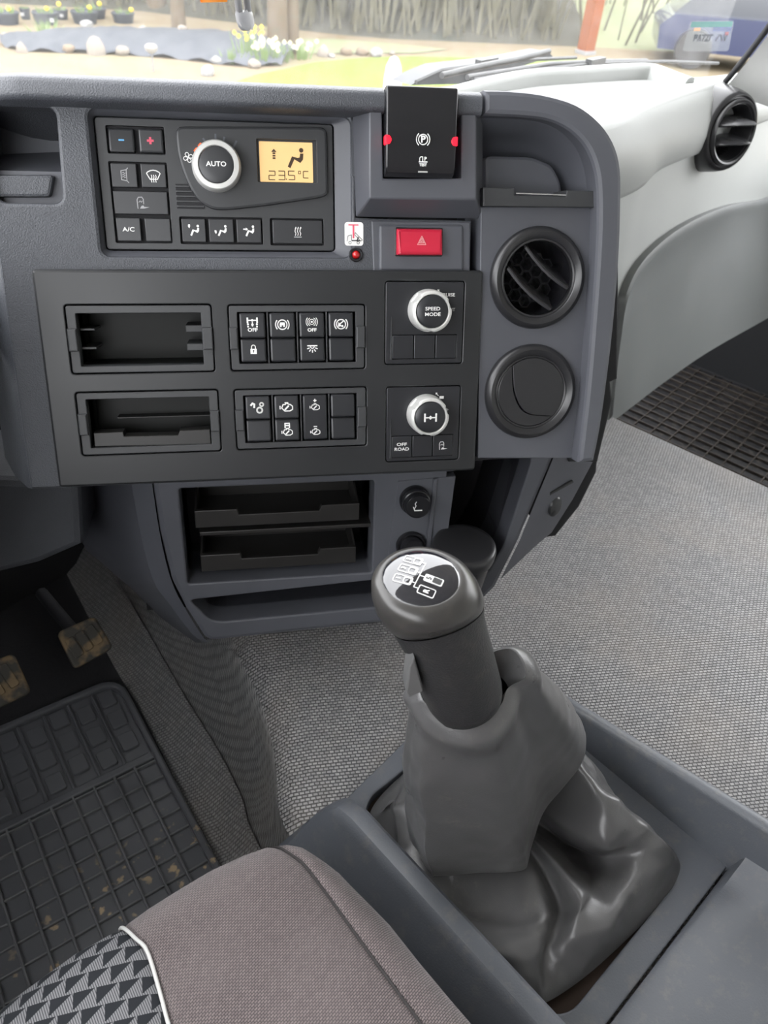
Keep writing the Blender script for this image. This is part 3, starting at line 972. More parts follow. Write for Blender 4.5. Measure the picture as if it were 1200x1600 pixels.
# dial
c = FP.uv(338, 257, CB + .0155)
dial = cl.part('dial', MB().lathe(c, [(.0205, CB - .001), (.0203, CB + .004), (.0192, CB + .0135), (.0188, CB + .0142)], 56), M_SILVER)
cl.part('dial_ring', MB().lathe(c, [(.0188, CB + .0142), (.0182, CB + .0150), (.0150, CB + .0152), (.0144, CB + .0146), (.0142, CB + .0138)], 56), M_SILVER, dial)
dc = cl.part('dial_cap', MB().lathe(c, [(.0142, CB + .0135), (.0138, CB + .0148), (.0120, CB + .0153), (.006, CB + .0155), (.0005, CB + .0156)], 48, True), M_BTN, dial)
cl.part('icon', MB().text('AUTO', .0052, (c[0], c[1] + .0003), CB + .0159, sx=1.12, bold=.00010), M_WHITE, dial)
cl.part('icon', icon(MB(), 'fan', FP.uv(294, 246, CB), .0040, CB + .0003, .17), M_WHITE)
for (x, y), a in (((306, 234), 40), ((312.5, 226.5), 60)):
    p = FP.uv(x, y, CB)
    cl.part('level_light', MB().plate(rpoly([(p[0] - .0019, p[1] - .0008), (p[0] - .0002, p[1] - .0018), (p[0] + .0019, p[1] + .0004), (p[0] + .0004, p[1] + .0018)], .0004, 2), CB - .001, CB + .0003, 0), M_ORL)
for (x, y), a, k in (((336.7, 214.5), 90, 1.0), ((367, 225.5), 60, 1.2), ((319, 219), 120, .6), ((350, 217), 75, .5)):
    p = FP.uv(x, y, CB)
    ca, sa = math.cos(R(a)), math.sin(R(a))
    cl.part('level_mark', MB().stroke([(p[0] - ca * .0022 * k, p[1] - sa * .0022 * k), (p[0] + ca * .0022 * k, p[1] + sa * .0022 * k)], .0016, CB + .0003), plain('unlit_mark', (.09, .10, .115), .4) if 'unlit_mark' not in bpy.data.materials else bpy.data.materials['unlit_mark'])

# ------------------------------------------------------------------ black fascia
r = pquad(FP, ((48, 420), (757, 424), (741, 735), (92, 762)), 0)
FR_ = r
fas = Thing('switch_fascia', 'large satin black fascia panel across the console holding switch modules', 'panel', FP, ((r[0] + r[2]) / 2, r[1], -.01))
Q = {'s1': ((99, 476.6), (330, 474.5), (337, 582.5), (112, 584)), 's2': ((115.6, 614), (340, 607.4), (347.5, 705.5), (129, 713)),
     'w1': ((354, 476), (569.7, 475), (572, 577), (361.7, 580)), 'w2': ((363.8, 609.5), (573, 603), (573, 696), (370.8, 704.4)),
     'k1': ((600.7, 440), (725.7, 438.3), (723, 568), (601.7, 570.7)), 'k2': ((602.7, 605.7), (720, 601), (716.7, 716.7), (603, 724))}
H = {k: pquad(FP, q, 0) for k, q in Q.items()}
mb = MB().plate(rrect(*r, .003), -.02, 0, .0022, [rrect(*h, .0028, 3) for h in H.values()], hbev=.0009, hdepth=-.012)
fas.part('plate', mb, M_BLACKP)

def inset_frame(T, h, inner, name='frame', g=.0009):
    o = (h[0] + g, h[1] + g, h[2] - g, h[3] - g)
    f = T.part(name, MB().plate(rrect(*o, .0022, 3), -.014, -.0004, .0007, [rrect(*inner, .0006, 2)], hbev=.0006, hdepth=-.03), M_FRAME)
    for s_ in (0, 1):
        u = o[0] - .0004 if s_ == 0 else inner[2] + .0004
        u2 = inner[0] - .0004 if s_ == 0 else o[2] + .0004
        vm = (h[1] + h[3]) / 2
        T.part('clip', MB().box(u, u2, vm - .0095, vm + .0095, -.006, .0026, .0011), M_FRAME, f)
    return f
# two empty slots
s1 = Thing('storage_slot', 'upper empty open slot with ribbed sides at the left of the fascia', 'slot', FP, ((H['s1'][0] + H['s1'][2]) / 2, H['s1'][1], -.01), group='open slots in the fascia')
i1 = pquad(FP, ((117.4, 490.4), (311.5, 488.6), (320.5, 570.5), (127, 572)), 0)
inset_frame(s1, H['s1'], i1)
M_SLOTB = grained('shaded_slot_plastic', (.008, .009, .008), .5, 900, .1, .0002, spec=.3)  # darker than the trays; shade inside the slots is put into the colour
def slot_box(T, i, d):
    a = rrect(*i)
    mb = MB().loft([[(*p, -.012) for p in a], [(*p, -d) for p in a]]).flat(a, -d)
    return T.part('box', mb, M_SLOTB)
bx_ = slot_box(s1, i1, .052)
for v in (.32, .68):
    vv = lerp(i1[1], i1[3], v)
    s1.part('rib', MB().box(i1[0], i1[0] + .012, vv - .001, vv + .001, -.045, -.012, .0004), M_FRAME, bx_)
    s1.part('rib', MB().box(i1[2] - .014, i1[2], vv - .003, vv + .003, -.045, -.010, .0006), M_FRAME, bx_)
s2 = Thing('storage_slot', 'lower open slot with notched front lip at the left of the fascia', 'slot', FP, ((H['s2'][0] + H['s2'][2]) / 2, H['s2'][1], -.01), group='open slots in the fascia')
i2 = pquad(FP, ((133, 625), (326, 620), (331, 696), (143, 699)), 0)
inset_frame(s2, H['s2'], i2)
bx_ = slot_box(s2, i2, .045)
lip = [FP.uv(x, y, -.004) for x, y in ((146, 677), (192, 675), (194, 682), (278, 680), (281, 673), (328, 671), (330, 694), (148, 698))]
s2.part('lip', MB().plate(lip, -.02, -.004, .0006), M_TRAY)
vv = lerp(i2[1], i2[3], .48)
s2.part('shelf', MB().box(i2[0] + .02, i2[2] - .001, vv - .0006, vv + .0006, -.045, -.03, .0003), M_TRAY, bx_)

# rocker modules
def module(T, h, inner, cols, q):
    inset_frame(T, h, inner)
    T.part('back', MB().flat(rrect(*inner), -.02), M_DARK)
    W = (inner[2] - inner[0]) / 4
    vm = (inner[1] + inner[3]) / 2
    for k in range(1, 4):
        u = inner[0] + W * k
        T.part('divider', MB().box(u - .0007, u + .0007, inner[1], inner[3], -.018, -.001, .0004), M_FRAME)
    for k, col in enumerate(cols):
        u0, u1 = inner[0] + W * k + .0016, inner[0] + W * (k + 1) - .0022
        if len(col) == 1:
            cells = [(inner[1] + .0015, inner[3] - .0006, col[0])]
        else:
            cells = [(vm + .0003, inner[3] - .0006, col[0]), (inner[1] + .0015, vm - .0003, col[1])]
        for v0, v1, ic in cells:
            hi, lo = (.0005, .0028) if len(col) == 2 else (.002, .002)
            o = T.part('rocker', wedge(MB(), u0, v0, u1, v1, -.014, lo, hi, .0016, .0016), M_ROCK)
            c = ((u0 + u1) / 2, (v0 + v1) / 2 + .0006)
            def lift(m_):
                return m_.move(lambda u, v, n: (u, v, lerp(lo, hi, (v - v0) / (v1 - v0)) + .0003))
            if isinstance(ic, tuple):
                for d, nm in ((.0115, ic[0]), (-.0115, ic[1])):
                    T.part('icon', lift(icon(MB(), nm, (c[0], c[1] + d), .0050, 0, .17)), M_WHITE, o)
            elif ic:
                sz = {'lock': .0042, 'axle_off': .0055, 'hill_off': .0055, 'lamp': .0045, 'engine': .0056, 'engine_reg': .0056, 'gears': .0056}.get(ic, .0056)
                T.part('icon', lift(icon(MB(), ic, c, sz, 0, .17)), M_WHITE, o)
                if ic == 'lock':
                    T.part('icon', lift(icon(MB(), 'keyhole', c, sz, 0)).move(lambda u, v, n: (u, v, n + .0001)), M_INK, o)
w1 = Thing('switch_module', 'upper module of eight black rocker switches with axle, lock and brake symbols', 'switches', FP, ((H['w1'][0] + H['w1'][2]) / 2, H['w1'][1], -.01), group='rocker switch modules')
module(w1, H['w1'], pquad(FP, ((369, 488), (554.5, 487), (556.7, 566), (375.8, 567.7)), 0), [('axle_off', 'lock'), ('brake', None), ('hill_off', 'lamp'), ('brake_arrow', None)], None)
w2 = Thing('switch_module', 'lower module of black rocker switches with gear and engine symbols', 'switches', FP, ((H['w2'][0] + H['w2'][2]) / 2, H['w2'][1], -.01), group='rocker switch modules')
module(w2, H['w2'], pquad(FP, ((379.4, 619), (557.3, 614), (557.8, 686.4), (384.4, 692.5)), 0), [('gears', None), ('engine', 'engine_reg'), (('engine_up', 'engine_down'),), (None, None)], None)

# rotary units
def rotary(label, h, cpx, bq, caps, kind):
    T = Thing('rotary_switch_unit', label, 'rotary switch', FP, ((h[0] + h[2]) / 2, h[1], -.01), group='rotary switch units')
    o = (h[0] + .0007, h[1] + .0007, h[2] - .0007, h[3] - .0007)
    b0 = prect(FP, *bq[0], -.0005)
    b2 = prect(FP, *bq[2], -.0005)
    well = (b0[0] - .0005, b0[1] - .0005, b2[2] + .0005, b2[3] + .0005)
    T.part('plate', MB().plate(rrect(*o, .002, 3), -.012, -.0003, .0006, [rrect(*well, .0005, 1)], hbev=.0003), M_ROCK)
    T.part('well', MB().flat(rrect(*well), -.006), M_DARK)
    # raised flank beside the buttons
    f = [(well[0] - .0016, well[1]), (well[0] + .0002, well[1]), (well[0] - .0006, well[3] + .016)]
    T.part('flank', MB().plate(f, -.001, .0012, .0003), M_GREYP if False else M_FRAME)
    W = (well[2] - well[0]) / 3
    for k in range(3):
        bt = T.part('button', MB().plate(rrect(well[0] + W * k + .0004, well[1] + .0004, well[0] + W * (k + 1) - .0004, well[3] - .0004, .0005, 2), -.006, .0006, .0006), M_ROCK)
        c = (well[0] + W * (k + .5), (well[1] + well[3]) / 2)
        if caps[k] == 'OFF':
            m_ = MB().text('OFF', .0042, (c[0], c[1] + .0024), .0009, sx=1.35, bold=.00006).text('ROAD', .0042, (c[0], c[1] - .0022), .0009, sx=1.2, bold=.00006)
            T.part('icon', m_, M_WHITE, bt)
        elif caps[k]:
            T.part('icon', icon(MB(), caps[k], (c[0] - .001, c[1]), .0038, .0009, .16), M_WHITE, bt)
    c = FP.uv(*cpx, .018)
    seg = 72
    def ringp(r, n, wob):
        L = []
        for k in range(seg):
            a = 2 * math.pi * k / seg
            rr = r - wob * (1 if math.cos(3 * (a - R(20))) > .75 else 0)
            L.append((c[0] + rr * math.cos(a), c[1] + rr * math.sin(a), n))
        return L
    mb = MB().loft([ringp(.0187, -.0003, 0), ringp(.0187, .004, 0), ringp(.0186, .0045, .0012), ringp(.0180, .0165, .0012), ringp(.0172, .0175, .0008), ringp(.0152, .0178, 0), ringp(.0146, .0172, 0), ringp(.0144, .0160, 0)])
    kn = T.part('knob', mb, M_SILVER)
    T.part('cap', MB().lathe(c, [(.0144, .0150), (.0142, .0172), (.0128, .0180), (.006, .0182), (.0005, .0182)], 48, True), M_ROCK, kn)
    if kind == 'speed':
        m_ = MB().text('SPEED', .0042, (c[0], c[1] + .0024), .0185, sx=1.2, bold=.00006).text('MODE', .0042, (c[0], c[1] - .0024), .0185, sx=1.2, bold=.00006)
        T.part('icon', m_, M_WHITE, kn)
    else:
        T.part('icon', icon(MB(), 'axle', c, .0062, .0185, .16), M_WHITE, kn)
    return T
t1 = rotary('upper rotary switch with silver ring lettered SPEED MODE', H['k1'], (676, 487), [(613, 525.5, 647.5, 560), None, (680, 523.5, 711.5, 558)], (None, None, None), 'speed')
p = FP.uv(696, 461, 0)
t1.part('print', MB().text('CRUISE', .0040, (p[0] + .0015, p[1]), .0002, sx=1.15, bold=.00006).text('LIMIT', .0040, (FP.uv(704, 484, 0)[0] - .0005, FP.uv(704, 484, 0)[1]), .0002, sx=1.0), M_WHITE)
t1.part('print', icon(MB(), 'arrow_nw', FP.uv(686, 455, 0), .0016, .0002), M_WHITE)
t2 = rotary('lower rotary switch with silver ring and axle symbol above OFF ROAD button', H['k2'], (672.5, 652.5), [(612, 682, 645, 713.5), None, (675, 680, 706, 711)], ('OFF', None, 'mirror'), 'axle')
p = FP.uv(690, 621, 0)
t2.part('print', MB().box(p[0] - .002, p[0] + .002, p[1] - .0012, p[1] + .0012, -.0002, .0002), M_WHITE)
t2.part('print', icon(MB(), 'arrow_nw', FP.uv(683, 616, 0), .0016, .0002), M_WHITE)
p = FP.uv(698, 640, 0)
t2.part('print', MB().flat([(p[0] - .001, p[1] - .002), (p[0] + .002, p[1]), (p[0] - .001, p[1] + .002)], .0002), M_GREYP)

# ------------------------------------------------------------------ round vents of the console
def vent_ring(T, c, r, n0):
    return T.part('ring', MB().lathe(c, [(r, n0 - .004), (r + .0008, n0 + .002), (r - .0005, n0 + .006), (r - .004, n0 + .0078), (r - .0085, n0 + .006), (r - .0095, n0 + .0048), (r - .010, n0 + .0052), (r - .0115, n0 + .0046), (r - .012, n0 - .002), (r - .0125, n0 - .02)], 64), M_VENT)
vt = Thing('air_vent', 'upper round console air vent with open tilted vanes', 'air vent', FP, (v1c[0], v1c[1] - VR, -.004), group='round console air vents')
vent_ring(vt, v1c, VR, -.004)
sh = MB().lathe(v1c, [(VR - .0122, -.004), (VR - .0135, -.03), (VR - .016, -.05), (.0005, -.052)], 48, True)
hs = vt.part('housing', sh, M_GLOSSK)
# honeycomb behind
mb = MB()
hr = .0062
for i in range(-3, 4):
    for j in range(-3, 4):
        hx, hy = v1c[0] + i * hr * 1.5 * 1.05, v1c[1] + (j + .5 * (i % 2)) * hr * 1.732 * 1.05
        if math.hypot(hx - v1c[0], hy - v1c[1]) < VR - .020:
            P6 = [(hx + hr * math.cos(R(60 * k)), hy + hr * math.sin(R(60 * k))) for k in range(6)]
            Q6 = [(hx + hr * .86 * math.cos(R(60 * k)), hy + hr * .86 * math.sin(R(60 * k))) for k in range(6)]
            mb.loft([[(*p, -.045) for p in P6], [(*p, -.032) for p in P6], [(*p, -.032) for p in Q6], [(*p, -.045) for p in Q6]])
vt.part('honeycomb', mb, M_VENT, hs)
ang = R(-40)
d, e = (math.cos(ang), math.sin(ang)), (-math.sin(ang), math.cos(ang))
for off in (.0125, -.0115):
    L = math.sqrt((VR - .013) ** 2 - off ** 2) * .97
    rows = []
    for k in range(13):
        t = -1 + 2 * k / 12
        bow = .004 * (1 - t * t)
        row = []
        for pe, pn in ((0.0, .004), (.0016, .0052), (.0032, .004), (.0085, -.010), (.014, -.024), (.012, -.0245), (.0065, -.011), (.0005, .002)):
            ee = off + pe - bow - .002
            nn_ = pn - .004 + .004 * (1 - t * t)
            row.append((v1c[0] + d[0] * t * L + e[0] * ee, v1c[1] + d[1] * t * L + e[1] * ee, nn_))
        rows.append(row)
    vt.part('vane', MB().loft(rows, True, True), M_VANE)
ve = Thing('air_vent', 'lower round console air vent with closed flat disc', 'air vent', FP, (v2c[0], v2c[1] - VR, -.004), group='round console air vents')
vent_ring(ve, v2c, VR, -.004)
rd = VR - .0118
# closed flaps: disc cut by an arc into two plates
A0, A1 = R(128), R(-46)
arc_in = []
def cross_arc(shift):
    return [(v2c[0] + x, v2c[1] + y) for x, y in spline([(rd * math.cos(A0), rd * math.sin(A0)), (-.0165 + shift, -.001 - shift * .2), (-.004 + shift, -.0195 + shift * .4), (rd * math.cos(A1), rd * math.sin(A1))], 16)]
def rim(a0, a1, k=22):
    return [(v2c[0] + rd * math.cos(lerp(a0, a1, i / k)), v2c[1] + rd * math.sin(lerp(a0, a1, i / k))) for i in range(k + 1)]
big = cross_arc(.0006) + rim(A1, A0)[1:-1]
sm = list(reversed(cross_arc(-.0004))) + rim(A0, A1 + 2 * math.pi)[1:-1]
ve.part('flap', MB().plate(big, -.02, .0015, .0006), M_VENT)
ve.part('flap', MB().plate(sm, -.02, .0005, .0006), M_VENT)
# ------------------------------------------------------------------ lower console
lc = Thing('lower_console', 'lower console storage unit in dark grey plastic below the black fascia', 'console', FL, (.05, -.18, -.05))
def pl(L, n=0.0):
    return [FL.uv(x, y, n) for x, y in L]
outer = pl([(236, 745), (250, 835), (268, 908), (290, 952), (318, 996), (330, 1003), (600, 974), (700, 960), (748, 945), (775, 918), (813, 842), (867, 713), (872, 700)])
h1 = pl([(276, 766), (586, 749), (580, 892), (296, 915)])
h1 = rrect((h1[0][0] + h1[3][0]) / 2, (h1[2][1] + h1[3][1]) / 2, (h1[1][0] + h1[2][0]) / 2, (h1[0][1] + h1[1][1]) / 2, .003)
h2 = rpoly(pl([(296, 938), (590, 906), (640, 906), (640, 944), (345, 972), (326, 968)]), .006)
h3 = rpoly(pl([(700, 722), (833, 712), (787, 853), (762, 895), (742, 912), (688, 912)]), .010)
mb = MB().plate(outer, -.05, 0, .006, [h1, h2, h3], hbev=.002, hdepth=-.07)
lc.part('front_frame', mb, M_CONS)
front = [(236, 745), (250, 835), (268, 908), (290, 952), (318, 996), (330, 1003)]
mid = [(204, 748), (220, 835), (240, 908), (268, 948), (300, 990), (318, 1004)]
back = [(128, 760), (128, 800), (130, 852), (188, 902), (248, 962), (306, 1004)]
rows = [[(*p, -.004) for p in pl(front, -.004)], [(*p, -.018) for p in pl(mid, -.018)]]
lc.part('side_bevel', MB().grid([list(c) for c in zip(*[spline(r_, 16) for r_ in rows])]), M_CONS)
rows = [[(*p, -.0184) for p in pl(mid, -.0184)], [(*p, -.085) for p in pl([(165, 752), (178, 830), (196, 905), (230, 940), (275, 977), (312, 1004)], -.085)], [(*p, -.15) for p in pl(back, -.15)]]
lc.part('side_cover', MB().grid([list(c) for c in zip(*[spline(r_, 16) for r_ in rows])]), M_CONS)
mb = MB()
for hh, d in ((h1, .09), (h2, .10), (h3, .13)):
    mb.loft([[(*p, -.03) for p in ccw(hh)], [(*p, -d) for p in ccw(hh)]]).flat(hh, -d)
lc.part('bin_liner', mb, plain('bin_black', (.014, .014, .017), .6))
lc.part('core', MB().box(-.16, .27, -.17, .12, -.30, -.135), M_DARK)  # dark block behind the bins, added to stop light coming through
# socket carrier strip: slightly raised rib beside the sockets
q = pl([(622, 752), (712, 744), (690, 905), (600, 912)], .001)
lc.part('socket_panel', MB().plate(q, -.01, .001, .0006), M_CONS)
lc.part('rib', MB().plate(pl([(677, 748), (684, 747), (668, 905), (660, 905)], .002), -.01, .0035, .0012), M_CONS)
# right flank with slot and button
rows = []
L_, R_ = [(866, 712), (840, 775), (813, 842), (782, 905)], [(926, 722), (895, 780), (862, 832), (838, 852)]
rows = [[(*FL.uv(*p, 0), 0) for p in L_], [(*FL.uv(*p, -.012), -.012) for p in [(lerp(a[0], b[0], .5), lerp(a[1], b[1], .5)) for a, b in zip(L_, R_)]], [(*FL.uv(*p, -.03), -.03) for p in R_]]
lc.part('flank_cover', MB().grid([list(c) for c in zip(*rows)]), M_CONS)
lc.part('flank_slot', MB().tube([(*FL.uv(858, 770, -.010), -.008), (*FL.uv(893, 751, -.018), -.016)], .0022), M_BLACKP, label='narrow shiny slot edge')
c = FL.uv(868, 792, -.014)
o = lc.part('flank_button', MB().lathe((0, 0), [(.010, -.004), (.010, .002), (.008, .004), (.001, .0045)], 24, True).move(lambda u, v, n: (c[0] + u * .9, c[1] + v * 1.25, n - .016 - u * .35)), M_BLACKP)
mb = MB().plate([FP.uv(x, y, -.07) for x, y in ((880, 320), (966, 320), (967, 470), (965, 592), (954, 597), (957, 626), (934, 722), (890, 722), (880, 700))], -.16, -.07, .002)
cons.part('shaded_side', mb, M_DARK)  # side of the console, its shade put into the black material
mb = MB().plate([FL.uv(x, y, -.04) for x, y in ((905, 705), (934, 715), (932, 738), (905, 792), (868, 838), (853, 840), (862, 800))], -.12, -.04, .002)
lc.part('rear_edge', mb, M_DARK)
# dark lower dash towards the steering column
mb = MB().plate([FL.uv(x, y, -.03) for x, y in ((-260, 740), (124, 752), (129, 852), (60, 882), (-260, 960))], -.16, -.03, .008)
mono('knee_panel', 'dark lower dash panel left of the storage unit above the pedals', 'panel', mb, M_DASH, FL, (-.25, 0, -.1)).location
# ------------------------------------------------------------------ two storage trays
def din_tray(label, lipq, topy, group):
    P_ = [FL.uv(x, y, -.012) for x, y in lipq]
    u0, u1 = (P_[0][0] + P_[-1][0]) / 2, (P_[5][0] + P_[6][0]) / 2
    vlo = (P_[6][1] + P_[7][1]) / 2
    vt_ = vlo + .036
    T = Thing('storage_tray', label, 'tray', FL, ((u0 + u1) / 2, vlo, -.012), group=group)
    vl = lambda k: P_[k][1]
    va, vb = (vl(0) + vl(5)) / 2, (vl(2) + vl(3)) / 2
    w = u1 - u0
    lip = [(u0, vlo), (u1, vlo), (u1, va), (u1 - w * .235, va), (u1 - w * .25, vb), (u0 + w * .26, vb), (u0 + w * .25, va), (u0, va)]
    T.part('front_lip', MB().plate(lip, -.018, -.012, .0008), M_TRAY)
    T.part('tray_floor', MB().box(u0, u1, vlo, vlo + .002, -.085, -.018), M_TRAY)
    for s_, u in ((1, u0), (-1, u1)):
        side = MB().add([(u, vlo, -.018), (u, va, -.018), (u, vt_, -.075), (u, vlo, -.085), (u + .002 * s_, vlo, -.018), (u + .002 * s_, va, -.018), (u + .002 * s_, vt_, -.075), (u + .002 * s_, vlo, -.085)],
                        [(0, 1, 2, 3), (7, 6, 5, 4), (1, 5, 6, 2), (0, 4, 5, 1)])
        T.part('side', side, M_TRAY)
    T.part('rear', MB().box(u0, u1, vlo, vt_, -.087, -.085), M_TRAY)
din_tray('upper of two empty black storage trays below the fascia', ((305, 801.7), (368, 798), (370, 804.6), (499, 798), (501, 791), (561, 784), (561.7, 811), (305, 826.7)), 770, 'storage trays')
din_tray('lower of two empty black storage trays below the fascia', ((314, 871), (372, 868), (374, 874), (497, 865), (499, 857), (555, 852), (556.7, 876.7), (314.6, 896)), 840, 'storage trays')
dv = ((FL.uv(295, 838, -.014)[1] + FL.uv(572, 819, -.014)[1]) / 2)
lc.part('tray_divider', MB().box(h1[0][0] - .18, h1[0][0] + .03, dv - .0022, dv + .0022, -.085, -.014, .0008).move(lambda u, v, n: (max(min(u, max(p[0] for p in h1)), min(p[0] for p in h1)), v, n)), M_TRAY)
# ------------------------------------------------------------------ lighter socket and its neighbour
c = FL.uv(648, 781, .003)
T = Thing('cigarette_lighter', 'black round cigarette lighter with smoking symbol beside the trays', 'lighter', FL, (c[0], c[1] - .016, 0))
T.part('collar', MB().lathe(c, [(.0165, .001), (.0168, .005), (.0155, .0075), (.0150, .008), (.0155, .010), (.0150, .0125), (.0138, .013)], 40), M_GLOSSK)
k_ = T.part('plug', MB().lathe(c, [(.0138, .010), (.0140, .0165), (.0132, .020), (.0126, .0205), (.0120, .0195), (.0006, .0192)], 40, True), M_GLOSSK)
T.part('symbol', icon(MB(), 'cig', (c[0] - .0015, c[1]), .0058, .0197, .15), M_WHITE, k_)
c = FL.uv(642, 852, .003)
T = Thing('power_socket', 'black power socket half hidden behind the gear knob', 'socket', FL, (c[0], c[1] - .016, 0))
T.part('collar', MB().lathe(c, [(.0165, .001), (.0168, .004), (.0155, .006), (.0135, .006), (.0130, .0)], 40), M_GLOSSK)
T.part('cover', MB().lathe(c, [(.0130, .002), (.0128, .012), (.0115, .014), (.0006, .0145)], 36, True), M_GLOSSK)
# ------------------------------------------------------------------ ash cup standing in the bin
O = atd(726, 852, .845)
T = Thing('ash_cup', 'round black lidded ash cup standing in the console bin', 'cup', FW, (O.x, O.y, O.z - .07))
def vl_(prof, seg=48):
    return MB().lathe((O.x, O.y), [(r_, O.z + z) for r_, z in prof], seg, True)
T.part('body', vl_([(.026, -.07), (.030, -.030), (.0315, -.012), (.0315, -.010), (.0005, -.010)]), M_GLOSSK)
T.part('lid', vl_([(.0335, -.014), (.0345, -.010), (.0348, -.003), (.034, .0005), (.0325, .002), (.028, .0026), (.012, .0032), (.0005, .0034)]), M_VENT)

# ------------------------------------------------------------------ gear lever console
TH = R(6.7)
FG = Frame(FT.mat @ Vector((.42, .10, 0)), FT.U * math.cos(TH) - FT.V * math.sin(TH), FT.U * math.sin(TH) + FT.V * math.cos(TH), (0, 0, 1))
gc = Thing('gear_console', 'dark grey plastic gear lever console between the seats', 'console', FG, (0, 0, 0))
prof = [(-.180, -.01), (-.1435, .0605), (-.1405, .0655), (-.1360, .0690), (-.1285, .0705), (-.1215, .0695), (-.1180, .0660), (-.1120, .02), (-.1120, -.005)]
rings = []
for b_, sc, dz in ((.158, .30, -.02), (.152, .55, -.012), (.143, .78, -.006), (.132, .92, -.002), (.118, 1, 0), (.0, 1, 0), (-.14, 1, 0), (-.45, 1, .01)):
    rings.append([(x, b_ if sc == 1 else b_ - (x + .112) * .22, max(-.012, z * sc + dz * .3)) for x, z in prof])
gc.part('left_rail', MB().loft(rings, True, True, closed=True), M_GBOX, smooth=26)
def ztop(b_):
    return interp([(-.45, .135), (-.15, .098), (.10, .050), (.16, .030), (.2, .012)], b_)
rings = []
for b_ in (.20, .16, .13, .10, .05, 0, -.05, -.10, -.145, -.25, -.45):
    zt = ztop(b_)
    rings.append([(.131, b_, .01), (.1335, b_, .022), (.1375, b_, zt - .006), (.1400, b_, zt - .001), (.1435, b_, zt), (.1485, b_, zt - .0005), (.1525, b_, zt - .004), (.158, b_, -.01)])
gc.part('right_rail', MB().loft(rings, True, True), M_GBOX, smooth=50)
hole = rrect(-.1095, -.117, .104, .142, .032, 8)
mb = MB().plate([(-.118, -.142), (.134, -.142), (.134, .19), (.06, .175), (-.118, .155)], .006, .020, .0015, [hole], hbev=.002)
gc.part('tray_plate', mb, M_GBOX)
mb = MB()
rows = []
for b_, z0 in ((-.1435, .006), (-.1445, .0225), (-.150, .026), (-.19, .034), (-.26, .05), (-.45, .09)):
    rows.append([(-.118, b_, z0), (-.02, b_, z0), (.06, b_, z0 + (.0 if b_ > -.15 else .001)), (.10, b_, z0 + (0 if b_ > -.148 else .002)), (.125, b_, z0 + (0 if b_ > -.148 else .012)), (.142, b_, z0 + (0 if b_ > -.148 else .03))])
gc.part('rear_deck', MB().grid(rows), M_GBOX, smooth=50)
rows = [[(.02 + k, -.235 - .35 * k - j * .03, .062 + h_ + j * .02) for j, h_ in ((0, 0), (.15, .012), (.4, .016), (.8, .010), (1.6, .0))] for k in (-.12, -.03, .06, .12)]
gc.part('deck_ridge', MB().grid(rows), M_GBOX, smooth=60)
gc.part('shaft_well', MB().flat(rrect(-.115, -.12, .11, .145), .004), plain('rusty_dark_well', (.030, .018, .012), .9))

# ------------------------------------------------------------------ gear lever
from mathutils import noise as mnoise
Ptop, Pbot = atd(664, 895, .465), atd(722, 1076, .543)
ax = (Ptop - Pbot)
LEN = ax.length
KS = LEN / .1285
ax.normalize()
kx = Vector((1, 0, 0)) - ax * ax.x
kx.normalize()
ky = ax.cross(kx)
FK = Frame(Pbot, kx, ky, ax)          # local: right, away, along the stick
nd = FK.inv.to_3x3() @ Vector((-.05, -.05, .99)).normalized()     # normal of the domed top
gl = Thing('gear_lever', 'black gear lever with grained grip and glossy domed shift pattern top', 'gear lever', FK, (0, 0, -.05))
def ringk(s_, r_, n_, rx=1.0, dx=0.0, dy=0.0, seg=56):
    n_ = Vector(n_).normalized()
    x_ = (Vector((1, 0, 0)) - n_ * n_.x).normalized()
    y_ = n_.cross(x_)
    c_ = Vector((dx, dy, s_ * KS))
    return [tuple(c_ + x_ * math.cos(2 * math.pi * k / seg) * r_ * rx + y_ * math.sin(2 * math.pi * k / seg) * r_) for k in range(seg)]
def ty(y):
    return (0, y, 1)
nD = tuple(nd)
gl.part('stem', MB().lathe((0, 0), [(.012, -.05), (.012, .0)], 24), M_GLOSSK)
mgrip = grained('grip_rubber', (.022, .022, .023), .5, 800, .8, .0006, dust=.12)
gl.part('grip', MB().loft([ringk(-.012, .024, ty(0)), ringk(-.010, .0265, ty(0)), ringk(.0, .0275, ty(0)), ringk(.03, .0275, ty(.05)), ringk(.055, .0275, ty(.2)), ringk(.072, .0285, ty(.4), dx=-.001), ringk(.0835, .0298, ty(.5), dx=-.001)], True), mgrip, smooth=60)
def mixn(t):
    return tuple(Vector((0, .5, 1)).normalized().lerp(nd, t))
head = [ringk(.0838, .0285, ty(.5), dx=-.001), ringk(.0848, .0300, ty(.5), dx=-.001), ringk(.093, .0312, mixn(.25), 1.03, -.002), ringk(.103, .0318, mixn(.55), 1.04, -.003), ringk(.112, .0316, mixn(.8), 1.04, -.003), ringk(.1195, .0300, nD, 1.04, -.003), ringk(.1240, .0268, nD, 1.04, -.003), ringk(.1258, .0236, nD, 1.04, -.003), ringk(.1256, .0222, nD, 1.04, -.003)]
gl.part('head', MB().loft(head), grained('worn_knob_plastic', (.045, .043, .041), .30, 1500, .06, .0001, vary=.25, dust=.10), smooth=60)
DR = .0224
dm = [ringk(.1252, DR, nD, 1.04, -.003)]
for q_ in range(1, 9):
    a = q_ / 8
    dm.append(ringk(.1252 + .0036 * math.sin(a * math.pi / 2), DR * math.cos(a * math.pi / 2 * .985), nD, 1.04, -.003))
mdome = plain('clear_glossy_dome', (.010, .010, .014), .035, coat=1.0)
dome = gl.part('dome', MB().loft(dm, cap1=True), mdome, smooth=80)
